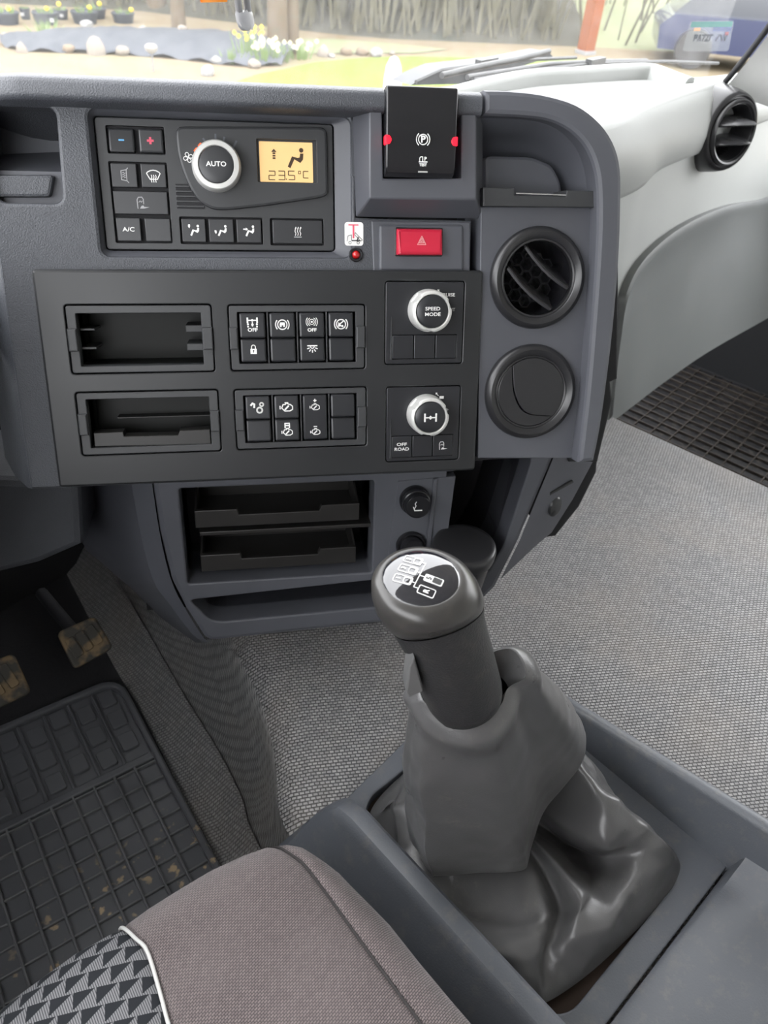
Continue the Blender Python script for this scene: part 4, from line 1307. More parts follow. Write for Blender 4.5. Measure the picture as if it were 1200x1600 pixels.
# shift pattern, wrapped on the dome
FD_n = nd
FD_x = (Vector((1, 0, 0)) - nd * nd.x).normalized()
FD_y = nd.cross(FD_x)
FD_c = Vector((-.003, 0, .1252 * KS))
rotp = R(-33)
def on_dome(u, v, n):
    u, v = u - .0012, v + .0012
    u, v = u * math.cos(rotp) - v * math.sin(rotp), u * math.sin(rotp) + v * math.cos(rotp)
    rr = min(.999, math.hypot(u / 1.04, v) / DR)
    hgt = .0036 * math.sqrt(1 - rr * rr)
    return tuple(FD_c + FD_x * u + FD_y * v + FD_n * (hgt + .00025))
mb = MB()
def dbox(x, y, w, h, fill=False):
    if fill:
        mb.flat(rrect(x - w / 2, y - h / 2, x + w / 2, y + h / 2, .0008, 2), 0)
    else:
        mb.stroke(rrect(x - w / 2, y - h / 2, x + w / 2, y + h / 2, .0008, 2), .00045, 0, True)
ink = MB()
dbox(.0085, -.0125, .0100, .0058)
mb.text('R', .0045, (.0085, -.0125), 0, rot=R(90), bold=.0001)
for (x, y), (a, b) in (((-.0075, -.0095), ('1', '2')), ((-.0075, -.001), ('3', '4')), ((-.0075, .0075), ('5', '6'))):
    dbox(x, y, .0110, .0056)
    mb.text(a, .0040, (x - .0028, y), 0, rot=R(90), bold=.0001)
    dbox(x + .0027, y, .0040, .0042)
dbox(.0095, -.003, .0115, .0056, True)
ink.text('5', .0046, (.0067, -.003), .0, rot=R(90), bold=.00015)
ink.flat(rrect(.0090, -.0052, .0145, -.0008, .0006, 2), 0)
mb.stroke([(.0005, -.0125), (.0005, .0075)], .00045, 0)
for y in (-.0095, -.001, .0075):
    mb.stroke([(-.002, y), (.0005, y)], .00045, 0)
mb.stroke([(.0005, -.003), (.0037, -.003)], .00045, 0)
mb.stroke([(.0005, -.0125), (.0035, -.0125)], .00045, 0)
gl.part('shift_pattern', mb.move(on_dome), M_WHITE, dome, smooth=0)
gl.part('shift_numbers', ink.move(lambda u, v, n: tuple(Vector(on_dome(u, v, n)) + FD_n * .0002)), M_INK, dome, smooth=0)
# range switch on the side facing left and forward
sw = [(-.0215, -.022, .080), (-.0265, -.022, .072), (-.0300, -.022, .060), (-.0345, -.022, .046), (-.0335, -.022, .040), (-.0235, -.022, .042)]
mb = MB().loft([[(x + 0, y + dy, z * KS) for x, y, z in sw] for dy in (0, .002, .012, .014)], True, True)
o = gl.part('range_switch', mb, grained('switch_grey', (.11, .11, .11), .4, 900, .2, .0002), smooth=30)
bv = o.modifiers.new('edge', 'BEVEL'); bv.width = .001; bv.segments = 2; bv.limit_method = 'ANGLE'

# ------------------------------------------------------------------ gaiter: a sleeve hanging from the stick over a folded bag
def gp(x, y, z):
    p = FG.uv(x, y, z)
    return (p[0], p[1], z)
zb = Pbot.z
TOP = [gp(664, 1102, zb - .004), gp(680, 1118, zb - .008), gp(706, 1131, zb - .012), gp(736, 1135, zb - .013), gp(758, 1130, zb - .012), gp(772, 1118, zb - .010), gp(787, 1100, zb - .006), gp(797, 1076, zb), gp(828, 1056, zb + .006), gp(806, 1016, zb + .016), gp(760, 1022, zb + .012), gp(690, 1036, zb + .010), gp(651, 1066, zb + .004), gp(656, 1086, zb)]
RIM = [gp(673, 1366, .060), gp(682, 1368, .060), gp(748, 1364, .062), gp(800, 1363, .063), gp(820, 1359, .064), gp(825, 1348, .068), gp(832, 1316, .080), gp(854, 1262, .098), gp(908, 1190, .130), gp(905, 1130, .115), gp(830, 1110, .10), gp(720, 1150, .09), gp(646, 1285, .075), gp(657, 1335, .066)]
cT = Vector((0, 0, 0))
for p in TOP:
    cT += Vector(p) / len(TOP)
cR = Vector((0, 0, 0))
for p in RIM:
    cR += Vector(p) / len(RIM)
NA = 140
rings = []
def ringset(L):
    return spline(L, NA, True)
levels = []
levels.append([tuple(Vector(p).lerp(cT, .25) + Vector((0, 0, -.018))) for p in TOP])
levels.append([tuple(Vector(p).lerp(cT, .08) + Vector((0, 0, -.002))) for p in TOP])
levels.append([tuple(p) for p in TOP])
for t in (.05, .15, .32, .5, .68, .84, .95, 1.0):
    L = []
    for k_, (a, b) in enumerate(zip(TOP, RIM)):
        a, b = Vector(a), Vector(b)
        c_ = cT.lerp(cR, t)
        q_ = a.lerp(b, t)
        o_ = (q_ - c_); o_.z = 0
        o_.normalize()
        q_ += o_ * (.0075 * math.sin(t * math.pi) + .006 * math.exp(-((t - .05) / .05) ** 2))
        L.append(tuple(q_))
    levels.append(L)
levels.append([tuple(Vector(p).lerp(cR, .10) + Vector((0, 0, -.004))) for p in RIM])
levels.append([tuple(Vector(p).lerp(cR, .30) + Vector((0, 0, -.004))) for p in RIM])
full = [ringset(L) for L in levels]
cols_ = [spline([full[i][k] for i in range(len(full))], 60) for k in range(NA)]
def crumple(p, amp, f=1.0):
    v = Vector(p)
    n_ = Vector((mnoise.noise(v * 16 * f + Vector((3, 1, 7))), mnoise.noise(v * 16 * f + Vector((9, 5, 2))), .7 * mnoise.noise(v * 16 * f)))
    n2_ = Vector((mnoise.noise(v * 45 * f), mnoise.noise(v * 45 * f + Vector((4, 4, 4))), mnoise.noise(v * 45 * f + Vector((8, 1, 3)))))
    q = v * 13 * f + Vector((2, 8, 5))
    rg = (1 - 2 * abs(mnoise.noise(q))) * 1.0 + .5 * (1 - 2 * abs(mnoise.noise(q * 2.3)))
    d_ = Vector((v.x, v.y, .06)).normalized()
    return tuple(v + n_ * amp * .6 + n2_ * amp * .22 + d_ * (rg - .6) * amp * .75)
sl_rows = []
for i in range(61):
    amp = .0040 * sstep(4, 20, i) * (1 - .6 * sstep(46, 54, i)) + (.0022 if i < 12 else 0)
    sl_rows.append([crumple(cols_[k][i], amp) for k in range(NA)])
mb = MB().loft(sl_rows)
# bag columns, from under the sleeve to the edge of the opening
BAG = [[gp(690, 1300, .050), gp(668, 1385, .050), gp(662, 1400, .034), gp(664, 1400, .014)],
       [gp(715, 1300, .040), gp(712, 1400, .036), gp(716, 1450, .040), gp(738, 1482, .014)],
       [gp(760, 1300, .038), gp(778, 1420, .038), gp(792, 1492, .046), gp(806, 1552, .014)],
       [gp(790, 1300, .036), gp(846, 1402, .044), gp(838, 1490, .044), gp(838, 1566, .014)],
       [gp(800, 1290, .040), gp(872, 1400, .030), gp(856, 1508, .030), gp(862, 1562, .014)],
       [gp(806, 1285, .040), gp(898, 1385, .062), gp(905, 1478, .048), gp(922, 1520, .014)],
       [gp(812, 1280, .036), gp(908, 1350, .024), gp(962, 1420, .052), gp(996, 1452, .014)],
       [gp(818, 1270, .032), gp(903, 1325, .006), gp(1000, 1372, .056), gp(1046, 1400, .014)],
       [gp(830, 1250, .040), gp(928, 1322, .072), gp(1030, 1322, .062), gp(1066, 1358, .014)],
       [gp(850, 1220, .060), gp(934, 1262, .098), gp(1008, 1294, .074), gp(1044, 1318, .014)],
       [gp(875, 1185, .110), gp(938, 1232, .105), gp(975, 1262, .075), gp(1000, 1280, .014)],
       [gp(880, 1150, .120), gp(905, 1180, .095), gp(925, 1200, .06), (.104, .02, .014)],
       [gp(840, 1120, .110), (.06, .08, .085), (.085, .10, .05), (.100, .115, .014)],
       [gp(760, 1130, .10), (-.01, .105, .075), (-.005, .125, .045), (0, .14, .014)],
       [gp(700, 1180, .09), (-.07, .095, .065), (-.085, .118, .042), (-.09, .134, .014)],
       [gp(660, 1260, .075), gp(622, 1262, .062), gp(602, 1256, .040), (-.107, .10, .014)],
       [gp(655, 1300, .065), gp(632, 1308, .048), gp(625, 1312, .034), (-.109, .05, .014)]]
lev = [[c_[i] for c_ in BAG] for i in range(4)]
lev.insert(2, [tuple(Vector(a).lerp(Vector(b), .5) + Vector((0, 0, .004))) for a, b in zip(lev[1], lev[2])])
full = [spline(L, 170, True) for L in lev]
cols_ = [spline([full[i][k] for i in range(len(full))], 34) for k in range(170)]
bg_rows = [[crumple(cols_[k][i], .0065 * sstep(0, 6, i) * (1 - sstep(28, 34, i)), 1.3) for k in range(170)] for i in range(35)]
mb.loft(bg_rows)
g = mono('gear_gaiter', 'black leatherette gaiter hanging in folds around the gear lever', 'gaiter', mb, M_LEATHER, FG, (0, 0, .02), smooth=180)
ss = g.modifiers.new('soft', 'SUBSURF'); ss.levels = 1; ss.render_levels = 1
# ------------------------------------------------------------------ driver seat
SZ = .15
def b_front(a):
    return interp([(-.32, .27), (-.1, .296), (0, .30), (.06, .293), (.105, .281), (.16, .268), (.2, .254), (.225, .236), (.24, .2)], a)
def pip(b):
    return interp([(-.5, -.10), (.0, .012), (.1, .040), (.2, .072), (.285, .103), (.31, .108)], b)
def seamx(b):
    return interp([(-.5, .15), (0, .172), (.08, .184), (.2, .203), (.26, .212), (.31, .214)], b)
def edgex(b):
    return interp([(-.5, .20), (0, .219), (.08, .224), (.2, .236), (.3, .238)], b)
TS = [0, .15, .3, .45, .55, .63, .7, .76, .82, .87, .91, .94, .97]
tail = [(-.040, 0), (-.026, -.003), (-.015, -.008), (-.007, -.016), (-.001, -.028), (.003, -.045), (.004, -.08), (.002, -.2)]
def seat_rows(cols, zc):
    """cols: function b -> list of a positions; zc: height offset of each column"""
    rows = []
    for t in TS:
        rows.append([(a, lerp(-.5, b_front(a) - .048, t), SZ + z) for a, z in zip(cols(lerp(-.5, .245, t)), zc)])
    for db, dz in tail:
        A_ = cols(.25)
        rows.append([(a, b_front(a) + db, SZ + dz + z) for a, z in zip(A_, zc)])
    return rows
seat = Thing('driver_chair', 'driver seat cushion in brown-grey and triangle patterned cloth with white piping', 'seat', FT, (-.05, -.1, -.2))
ca = [-.30, -.24, -.18, -.12, -.06, -.02]
rows = seat_rows(lambda b: ca + [lerp(-.02, pip(b), t) for t in (.35, .7, .93, 1.0)], [-.01, -.004, 0, .001, .001, .001, .001, 0, -.002, -.006])
seat.part('center_cushion', MB().grid(rows), M_TRI, smooth=70)
rows = seat_rows(lambda b: [lerp(pip(b), seamx(b), t) for t in (0, .06, .2, .4, .6, .8, .95, 1)], [-.006, -.001, .003, .004, .004, .003, .001, -.003])
seat.part('side_bolster', MB().grid(rows), M_SEAT, smooth=70)
rows = seat_rows(lambda b: [lerp(seamx(b), edgex(b), t) for t in (0, .08, .28, .5, .7, .85, .95, 1.0, 1.02)], [-.003, .0, -.001, -.006, -.015, -.028, -.045, -.075, -.2])
seat.part('bolster_side', MB().grid(rows), M_SEAT, smooth=70)
def edge_line(fn, dx, z, m_):
    L = []
    for t in TS:
        a = fn(lerp(-.5, .245, t))
        L.append((a + dx, lerp(-.5, b_front(a) - .048, t), SZ + z))
    a = fn(.25)
    return L + [(a + dx, b_front(a) + db, SZ + dz + z) for db, dz in tail[:m_]]
P_ = edge_line(pip, .0005, -.0025, 6)
seat.part('piping', MB().tube(spline(P_, 60), .0014, 8), M_PIPE, label='white piping cord')
seat.part('backrest', MB().loft([[(a, -.22 - .10 * k, .10 + .60 * k) for a in (-.28, -.15, 0, .12, .2)] + [(a, -.36 - .10 * k, .10 + .60 * k) for a in (.2, .12, 0, -.15, -.28)] for k in (0, .4, .8, 1.0)], True, True), M_SEAT)  # unseen backrest, added to block light from behind the camera
P_ = edge_line(seamx, 0, -.0015, 6)
seat.part('seam', MB().tube(spline(P_, 60), .0011, 6), plain('seam_thread', (.03, .027, .027), .8))

# ------------------------------------------------------------------ driver floor mat
O = FT.mat @ Vector((.15, .55, -.246))
TM = R(14.5)
FM = Frame(O, FT.U * math.cos(TM) - FT.V * math.sin(TM), FT.U * math.sin(TM) + FT.V * math.cos(TM), (0, 0, 1))
def lm(px_, py_, z=.004):
    return FM.uv(px_, py_, z)
xr = (lm(330, 1325)[0] + lm(255, 1190)[0] + lm(215, 1110)[0]) / 3
ytop = lm(175, 1062)[1]
mat_ = Thing('driver_floor_mat', 'muddy black rubber floor mat with raised grid ribs in the driver footwell', 'floor mat', FM, (0, 0, 0))
out = rrect(xr - .62, -.55, xr, ytop, .035, 6)
mat_.part('base', MB().plate(out, -.006, .0, .001), M_MAT)
rim_in = offset(ccw(out), .010)
mat_.part('rim', MB().plate(out, -.006, .010, .003, [rim_in], hbev=.003), M_MAT)
pit = .0285
M_RIB = grained('lit_rib_rubber', (.115, .116, .122), .30, 500, .2, .0003, dust=.2)  # paler than the mat; light caught by the ribs is put into the colour
yb = lm(120, 1235)[1]                 # cross band between the two patterns
for k in range(1, 21):
    x = xr - .010 - pit * k
    mat_.part('rib', MB().box(x - .0017, x + .0017, -.54, yb, -.001, .0060, .0012), M_RIB)
for k in range(0, 20):
    y = yb - .012 - pit * k
    mat_.part('rib', MB().box(xr - .61, xr - .009, y - .0013, y + .0013, -.001, .0050, .001), M_RIB)
mat_.part('cross_band', MB().box(xr - .61, xr - .009, yb - .008, yb + .004, -.001, .0065, .002), M_MAT)
for k in range(1, 12):
    x = xr - .012 - pit * 1.25 * k
    mat_.part('rib', MB().box(x - .002, x + .002, yb, ytop - .012, -.001, .005, .001), M_MAT)
    for j in range(5):
        y0 = yb + .012 + j * .043 + (k % 2) * .012
        if y0 + .03 < ytop - .012:
            mat_.part('block', MB().box(x + .006, x + pit * 1.25 - .006, y0, y0 + .030, -.001, .0045, .0015, .004), M_MAT)

# passenger mat
FPM = Frame(FT.mat @ Vector((1.27, .3, -.192)), FT.U, FT.V, (0, 0, 1))
pm = Thing('passenger_floor_mat', 'dark rubber floor mat with thin grid ribs in the passenger footwell', 'floor mat', FPM, (0, 0, 0))
pm.part('base', MB().box(0, .655, -.5, .5, -.006, 0, .001, .02), M_RUBBER)
mrib = grained('dusty_rib_rubber', (.036, .029, .024), .6, 300, .3, .0004, dust=.3)
for k in range(1, 22):
    pm.part('rib', MB().box(k * .030 - .0015, k * .030 + .0015, -.49, .49, -.001, .006, .001), mrib)
for k in range(0, 24):
    y = -.48 + k * .042
    pm.part('rib', MB().box(.006, .649, y - .0015, y + .0015, -.001, .005, .001), mrib)

# ------------------------------------------------------------------ pedals
def pedal(label, q, depth, dirty, group):
    cx_ = sum(p[0] for p in q) / 4
    cy_ = sum(p[1] for p in q) / 4
    Oo = atd(cx_, cy_, depth)
    nrm = (-ray(cx_, cy_).normalized() * .75 + Vector((0, 0, 1)) * .35 - FT.V * .2).normalized()
    ux = (FT.U - nrm * FT.U.dot(nrm)).normalized()
    fr = Frame(Oo, ux, nrm.cross(ux), nrm)
    T = Thing('pedal', label, 'pedal', fr, (0, 0, 0), group=group)
    loop = rpoly([fr.uv(*p, 0) for p in q], .008, 4)
    T.part('pad', MB().plate(loop, -.010, 0, .003), dirty)
    us = [p[0] for p in loop]; vs_ = [p[1] for p in loop]
    for k in range(3):
        u = lerp(min(us), max(us), (k + 1) / 4)
        T.part('tread', MB().box(u - .006, u + .006, lerp(min(vs_), max(vs_), .25), lerp(min(vs_), max(vs_), .75), -.001, .003, .001, .003), dirty)
    tgt = fr.inv @ (FT.mat @ Vector((.1, 1.0, -.05)))
    T.part('arm', MB().tube([(0, 0, -.009), (0, .02, -.05), (0, .10, -.12)], .009), M_DARK)
def pedal_mat():
    m, t, b = nodes('muddy_pedal_rubber')
    v = coords(t)
    n2 = noise(t, v, 38.0, 3.0)
    cc = ramp(t, n2, [(.48, (.035, .032, .026)), (.60, (.16, .11, .055))])
    t.links.new(cc, b.inputs['Base Color'])
    b.inputs['Roughness'].default_value = .7
    return m
M_PED = pedal_mat()
pedal('muddy rubber accelerator pedal pad nearest the console', ((88, 988), (148, 962), (178, 1012), (116, 1046)), 1.02, M_PED, 'pedals')
pedal('muddy rubber brake pedal pad cut by the left picture edge', ((-60, 1050), (22, 1020), (50, 1082), (-40, 1125)), .98, M_PED, 'pedals')

# ------------------------------------------------------------------ passenger dashboard
pd = Thing('passenger_dashboard', 'light grey curved dashboard on the passenger side', 'dashboard', FT, (1.3, .6, .0))
nC = 40
def line(L, n=nC):
    return spline(L, n)
R1 = line([(.72, .52, .53), (.86, .49, .525), ftz(960, 187, .52), ftz(1015, 160, .52), ftz(1100, 132, .515), (1.60, .50, .505), (1.94, .49, .50)])
R0 = line([(.72, .80, .505), (.90, .80, .505), (1.05, .78, .50), (1.25, .72, .50), (1.45, .62, .50), (1.62, .56, .50), (1.94, .52, .50)])
rows = []
for a, b in zip(R0, R1):
    a, b = Vector(a), Vector(b)
    rows.append([tuple(a), tuple(a.lerp(b, .4) + Vector((0, 0, -.002))), tuple(a.lerp(b, .8)), tuple(a.lerp(b, .94) + Vector((0, 0, .002))), tuple(b + Vector((0, 0, -.001))), tuple(b + Vector((0, -.006, -.008)))])
pd.part('top', MB().grid(rows), M_LGREY, smooth=60)
R2 = line([(.76, .53, .40), (.92, .49, .41), ftb(985, 300, .475), ftb(1030, 263, .485), ftb(1105, 232, .49), (1.62, .485, .43), (1.94, .48, .43)])
R3 = line([ftb(945, 640, .445), ftb(950, 580, .455), ftb(957, 520, .462), ftb(968, 455, .468), ftb(1000, 400, .475), ftb(1060, 352, .48), ftb(1130, 322, .48), ftb(1200, 308, .475), (1.97, .46, .29)])
R4 = line([(1.10, .45, -.03), (1.15, .445, -.02), ftb(962, 655, .43), ftb(990, 634, .425), ftb(1040, 596, .42), ftb(1110, 548, .40), ftb(1200, 497, .37), (1.86, .36, .04)])
rows = []
for a, b, c_ in zip(R1, R2, R3):
    a, b, c_ = Vector(a), Vector(b), Vector(c_)
    row = [tuple(a + Vector((0, -.006, -.008)))]
    for t in (.2, .45, .7, .9):
        q_ = a.lerp(b, t)
        q_.y -= .006 + .014 * math.sin(t * math.pi)
        row.append(tuple(q_))
    row += [tuple(b + Vector((0, -.004, 0))), tuple(b + Vector((0, .004, -.004)))]
    for t in (.25, .5, .75, 1.0):
        q_ = b.lerp(c_, t)
        q_.y += .006 * (1 - t)
        row.append(tuple(q_))
    rows.append(row)
pd.part('face', MB().grid(rows), M_LGREY, smooth=40)
rows = []
for a, b in zip(R3, R4):
    a, b = Vector(a), Vector(b)
    rows.append([tuple(a + Vector((0, .004, 0))), tuple(a + Vector((.002, -.012, .004))), tuple(a + Vector((.004, -.016, -.006))), tuple(a + Vector((.005, -.012, -.018))), tuple(a.lerp(b, .35) + Vector((0, .004, 0))), tuple(a.lerp(b, .7) + Vector((0, .006, 0))), tuple(b), tuple(b + Vector((0, .06, -.02)))])
pd.part('glovebox_cover', MB().grid(rows), M_MGREY, smooth=45)
# kerb around the shelf on top
kerb = spline([(.62, .72, .505), (.85, .715, .505), ftz(800, 122, .515), ftz(900, 113, .515), ftz(985, 107, .515), ftz(1018, 107.5, .515), ftz(1040, 115, .515), ftz(1078, 129, .512)], 40)
rings = []
for i_, p in enumerate(kerb):
    p = Vector(p)
    d_ = (Vector(kerb[min(i_ + 1, 40)]) - Vector(kerb[max(i_ - 1, 0)])).normalized()
    x_ = Vector((d_.y, -d_.x, 0)).normalized()
    rings.append([tuple(p + x_ * w_ + Vector((0, 0, h_))) for w_, h_ in ((.016, -.03), (.012, .000), (.008, .006), (0, .008), (-.010, .006), (-.016, -.03))])
pd.part('shelf_kerb', MB().loft(rings, True, True), M_LGREY, smooth=50)

# vent pod at the far end
oc = Vector(ftb(1139, 206, .465))
nn_ = FT.mat.to_3x3() @ Vector((-.34, -.93, .12))
nn_.normalize()
uu_ = Vector((0, 0, 1)).cross(nn_).normalized()
FV = Frame(FT.mat @ oc, uu_, nn_.cross(uu_), nn_)
pv = Thing('air_vent', 'round passenger air vent with turned flaps on the light dashboard', 'air vent', FV, (0, -.07, -.02))
k_ = .0745 / .075
VS = .80
def vsc(m_):
    return m_.move(lambda u, v, n: (u * VS, v * VS, n * VS))
pv.part('pod', vsc(MB().lathe((0, 0), [(.085, -.045), (.080, -.015), (.0755, .002), (.0725, .008), (.0685, .010), (.0655, .006), (.0635, .007)], 64)), M_VENT)
pv.part('ring', vsc(MB().lathe((0, 0), [(.0635, .005), (.0630, .014), (.0600, .0175), (.0565, .016), (.0550, .012), (.0530, .013), (.0515, .010), (.0510, -.02), (.0505, -.04)], 64)), M_VENT)
pv.part('housing', vsc(MB().lathe((0, 0), [(.0515, -.01), (.050, -.045), (.0005, -.046)], 40, True)), M_DARK)
for off, tl in ((.016, .036), (-.020, .032)):
    rows = []
    for i_ in range(13):
        t = -1 + 2 * i_ / 12
        hw = math.sqrt(max(0, .0495 ** 2 - off ** 2)) * t
        bow = (1 - t * t)
        rows.append([(hw, off + yy + .004 * bow, zz + tl * bow * s__) for yy, zz, s__ in ((.010, -.02, 0), (.004, .010, 1.0), (.0, .016, 1.1), (-.004, .010, 1.0), (-.003, -.02, 0))])
    pv.part('flap', vsc(MB().loft(rows, True, True)), M_VANE, smooth=60)

# ------------------------------------------------------------------ windscreen, pillar, wipers
def wb(a, z):
    return .83 - .22 * ((a - .62) / 1.1) ** 2 - .10 * (z - .48)
def glass_mat():
    m, t, b = nodes('dusty_windscreen_glass')
    t.nodes.remove(b)
    out_ = t.nodes['Material Output']
    tr_ = N(t, 'ShaderNodeBsdfTransparent')
    df = N(t, 'ShaderNodeBsdfTranslucent')
    df.inputs[0].default_value = (.9, .9, .9, 1)
    gl_ = N(t, 'ShaderNodeBsdfGlossy')
    gl_.inputs['Roughness'].default_value = .02
    v = coords(t)
    n_ = noise(t, v, 40.0, 6.0, .7)
    mx = N(t, 'ShaderNodeMixShader')
    t.links.new(ramp(t, n_, [(.35, (.03,) * 3), (.75, (.08,) * 3)]), mx.inputs[0])  # dust film, added for a glare haze over the view outside
    t.links.new(tr_.outputs[0], mx.inputs[1])
    t.links.new(df.outputs[0], mx.inputs[2])
    fr_ = N(t, 'ShaderNodeFresnel')
    fr_.inputs[0].default_value = 1.15
    m2 = N(t, 'ShaderNodeMixShader')
    t.links.new(fr_.outputs[0], m2.inputs[0])
    t.links.new(mx.outputs[0], m2.inputs[1])
    t.links.new(gl_.outputs[0], m2.inputs[2])
    t.links.new(m2.outputs[0], out_.inputs[0])
    return m
M_GLASS = glass_mat()
win = Thing('window_1', None, None, FT, (.62, .83, .48), kind='structure')
rows = [[(a, wb(a, z), z) for a in [-.55 + 2.25 * k / 30 for k in range(31)]] for z in (.40, .6, .8, 1.0, 1.2)]
win.part('pane', MB().grid(rows), M_GLASS, smooth=60)
# pillar with black seal
A_ = [ftb(1128, 134, .515), ftb(1150, 108, .50), ftb(1180, 70, .485), ftb(1215, 22, .465), ftb(1290, -90, .42)]
pil = Thing('trim_1', None, None, FT, A_[0], kind='structure')
pil.part('seal', MB().tube(spline(A_, 20), .005, 8), M_DARK)
rows = []
for p in spline(A_, 20):
    p = Vector(p)
    rows.append([tuple(p + Vector((.006, -.004, -.004))), tuple(p + Vector((.05, -.03, -.02))), tuple(p + Vector((.12, -.08, -.04))), tuple(p + Vector((.2, -.2, -.05)))])
pil.part('lining', MB().grid(rows), grained('lit_pillar_trim', (.60, .61, .60), .5, 500, .2, .0004), smooth=60)  # brightened trim; light from the passenger window is put into the colour

M_WIPER = plain('wiper_black', (.008, .009, .010), .45)
def wiper(label, pts, bl, r_):
    T = Thing('wiper', label, 'wiper', FT, pts[0], group='windscreen wipers')
    T.part('arm', MB().tube(pts, r_, 8), M_WIPER)
    T.part('blade', MB().tube(bl, .004, 6), M_WIPER)
    mid_ = bl[len(bl) // 2]
    T.part('joint', MB().bar(Vector(mid_) + Vector((-.03, 0, .004)), Vector(mid_) + Vector((.03, 0, .004)), .016, .012), M_WIPER)
    return T
wiper('long wiper arm lying flat along the bottom of the windscreen', [ftb(730, 121, .92), ftb(800, 110, .92), ftb(860, 100, .92), ftb(950, 96, .90), ftb(1010, 95, .88)], [ftb(740, 125, .90), ftb(830, 110, .90), ftb(930, 99, .88), ftb(1040, 96, .85), ftb(1122, 99, .80)], .005)
wiper('short raised wiper arm rising behind the parking brake lever', [ftb(690, 118, .98), ftb(750, 104, .98), ftb(810, 92, .98), ftb(858, 80, .98)], [ftb(650, 128, 1.0), ftb(690, 110, 1.0), ftb(760, 100, 1.0), ftb(830, 93, 1.0), ftb(900, 90, 1.0)], .006)
q = [ftb(x, y, 1.02) for x, y in ((642, 133), (664, 120), (695, 107), (790, 96), (858, 82), (864, 88), (800, 108), (722, 131))]
mb = MB().loft([[tuple(Vector(p) + Vector((0, db, 0))) for p in q] for db in (0, .05)], True, True)
structure('trim_2', mb, grained('cowl_blue_grey', (.016, .019, .024), .5, 300, .2, .0004), FT)
# inspection sticker on the glass
def on_glass(x, y):
    b = .62
    for _ in range(12):
        p = ftb(x, y, b)
        b = lerp(b, wb(p[0], p[2]), .7)
    return Vector(ftb(x, y, b - .004))
q = [on_glass(*p) for p in ((1066, 80), (1138, 80), (1147, 32), (1079, 33))]
fx_ = (q[1] - q[0]).normalized(); fn_ = fx_.cross(q[3] - q[0]).normalized(); fy_ = fn_.cross(fx_)
if fn_.y > 0:
    fn_ = -fn_
m3 = FT.mat.to_3x3()
FS = Frame(FT.mat @ q[0], m3 @ fx_, m3 @ fy_, m3 @ fn_)
sl = [FS.loc(FT.mat @ p)[:2] for p in q]
def film(name, col, al):
    m, t, b = nodes(name)
    b.inputs['Base Color'].default_value = (*col, 1)
    b.inputs['Alpha'].default_value = al
    b.inputs['Roughness'].default_value = .4
    return m
stk = Thing('windscreen_sticker', 'translucent registration sticker with green header stuck on the windscreen corner', 'sticker', FS, (0, 0, 0))
stk.part('film', MB().plate(rpoly(sl, .006, 3), -.0004, 0), film('sticker_film', (.40, .43, .44), .30))
w_, h_ = sl[1][0] - sl[0][0], sl[3][1]
def qd(x0, y0, x1, y1):
    f_ = lambda x, y: tuple(Vector(sl[0]).lerp(Vector(sl[1]), x).lerp(Vector(sl[3]).lerp(Vector(sl[2]), x), y))
    return [f_(x0, y0), f_(x1, y0), f_(x1, y1), f_(x0, y1)]
stk.part('header', MB().flat(qd(.03, .80, .97, .98), .0006), film('sticker_green', (.03, .17, .14), .8))
stk.part('header_band', MB().flat(qd(.55, .66, .97, .80), .0006), film('sticker_blue', (.06, .09, .22), .6))
stk.part('mark', MB().flat(qd(.84, .52, .92, .64), .0007), film('sticker_red', (.3, .08, .08), .7))
stk.part('mark', MB().flat(qd(.12, .68, .26, .78), .0007), film('sticker_orange', (.7, .35, .15), .6))
mb = MB()
for k, ch in enumerate((((0, 0), (0, 1), (.6, .9), (.5, .5), (0, .5)), ((0, 0), (.3, 1), (.6, 0)), ((0, 1), (.6, 1), (.2, 0)), ((0, 1), (.6, 1), (0, 0), (.6, 0)), ((0, 0), (0, 1), (.6, 1)), ((0, 0), (.6, 1)), ((0, 1), (.6, 0)), ((0, 1), (.3, 0), (.6, 1)))):
    x0 = .18 + k * .085 + (.06 if k > 4 else 0)
    P_ = [tuple(Vector(qd(x0 + cx_ * .09, .36 + cy_ * .18, 1, 1)[0])) for cx_, cy_ in ch]
    mb.stroke(P_, .0035, .0008)
stk.part('characters', mb, film('sticker_ink', (.03, .04, .06), .7))
# sensor lead and orange tag hanging at the top
pts = [on_glass(x, y) for x, y in ((366, -60), (367, 0), (370, 20))]
T = Thing('sensor_lead', 'grey taped cable end hanging on the windscreen near the top edge', 'cable', FT, pts[0])
for dx in (-.006, .007):
    T.part('wire', MB().tube([tuple(p + Vector((dx, -.012, 0))) for p in pts], .0042, 8), plain('grey_cable', (.17, .17, .175), .4) if 'grey_cable' not in bpy.data.materials else bpy.data.materials['grey_cable'])
e0, e1 = on_glass(369, 14), on_glass(376, 43)
T.part('tape', MB().loft([[tuple(e0.lerp(e1, t) + Vector((w_ * math.cos(2 * math.pi * k / 12), -.012 + .006 * math.sin(2 * math.pi * k / 12), .002 * math.sin(k * 2.3)))) for k in range(12)] for t, w_ in ((0, .009), (.1, .012), (.5, .0125), (.8, .011), (1, .006))], True, True), plain('silver_tape', (.32, .32, .33), .3), smooth=50)
q0, q1 = on_glass(316, 4), on_glass(355, 3)
d_ = (q1 - q0)
mb = MB().add([tuple(q0), tuple(q1), tuple(q1 + Vector((0, 0, .05))), tuple(q0 + Vector((0, 0, .05))), tuple(q0 + Vector((0, .003, 0))), tuple(q1 + Vector((0, .003, 0))), tuple(q1 + Vector((0, .003, .05))), tuple(q0 + Vector((0, .003, .05)))], [(0, 1, 2, 3), (7, 6, 5, 4), (0, 4, 5, 1)])
mono('orange_tag', 'bright orange tag on the windscreen at the top picture edge', 'tag', mb, plain('orange_plastic', (.85, .28, .01), .5), FT)
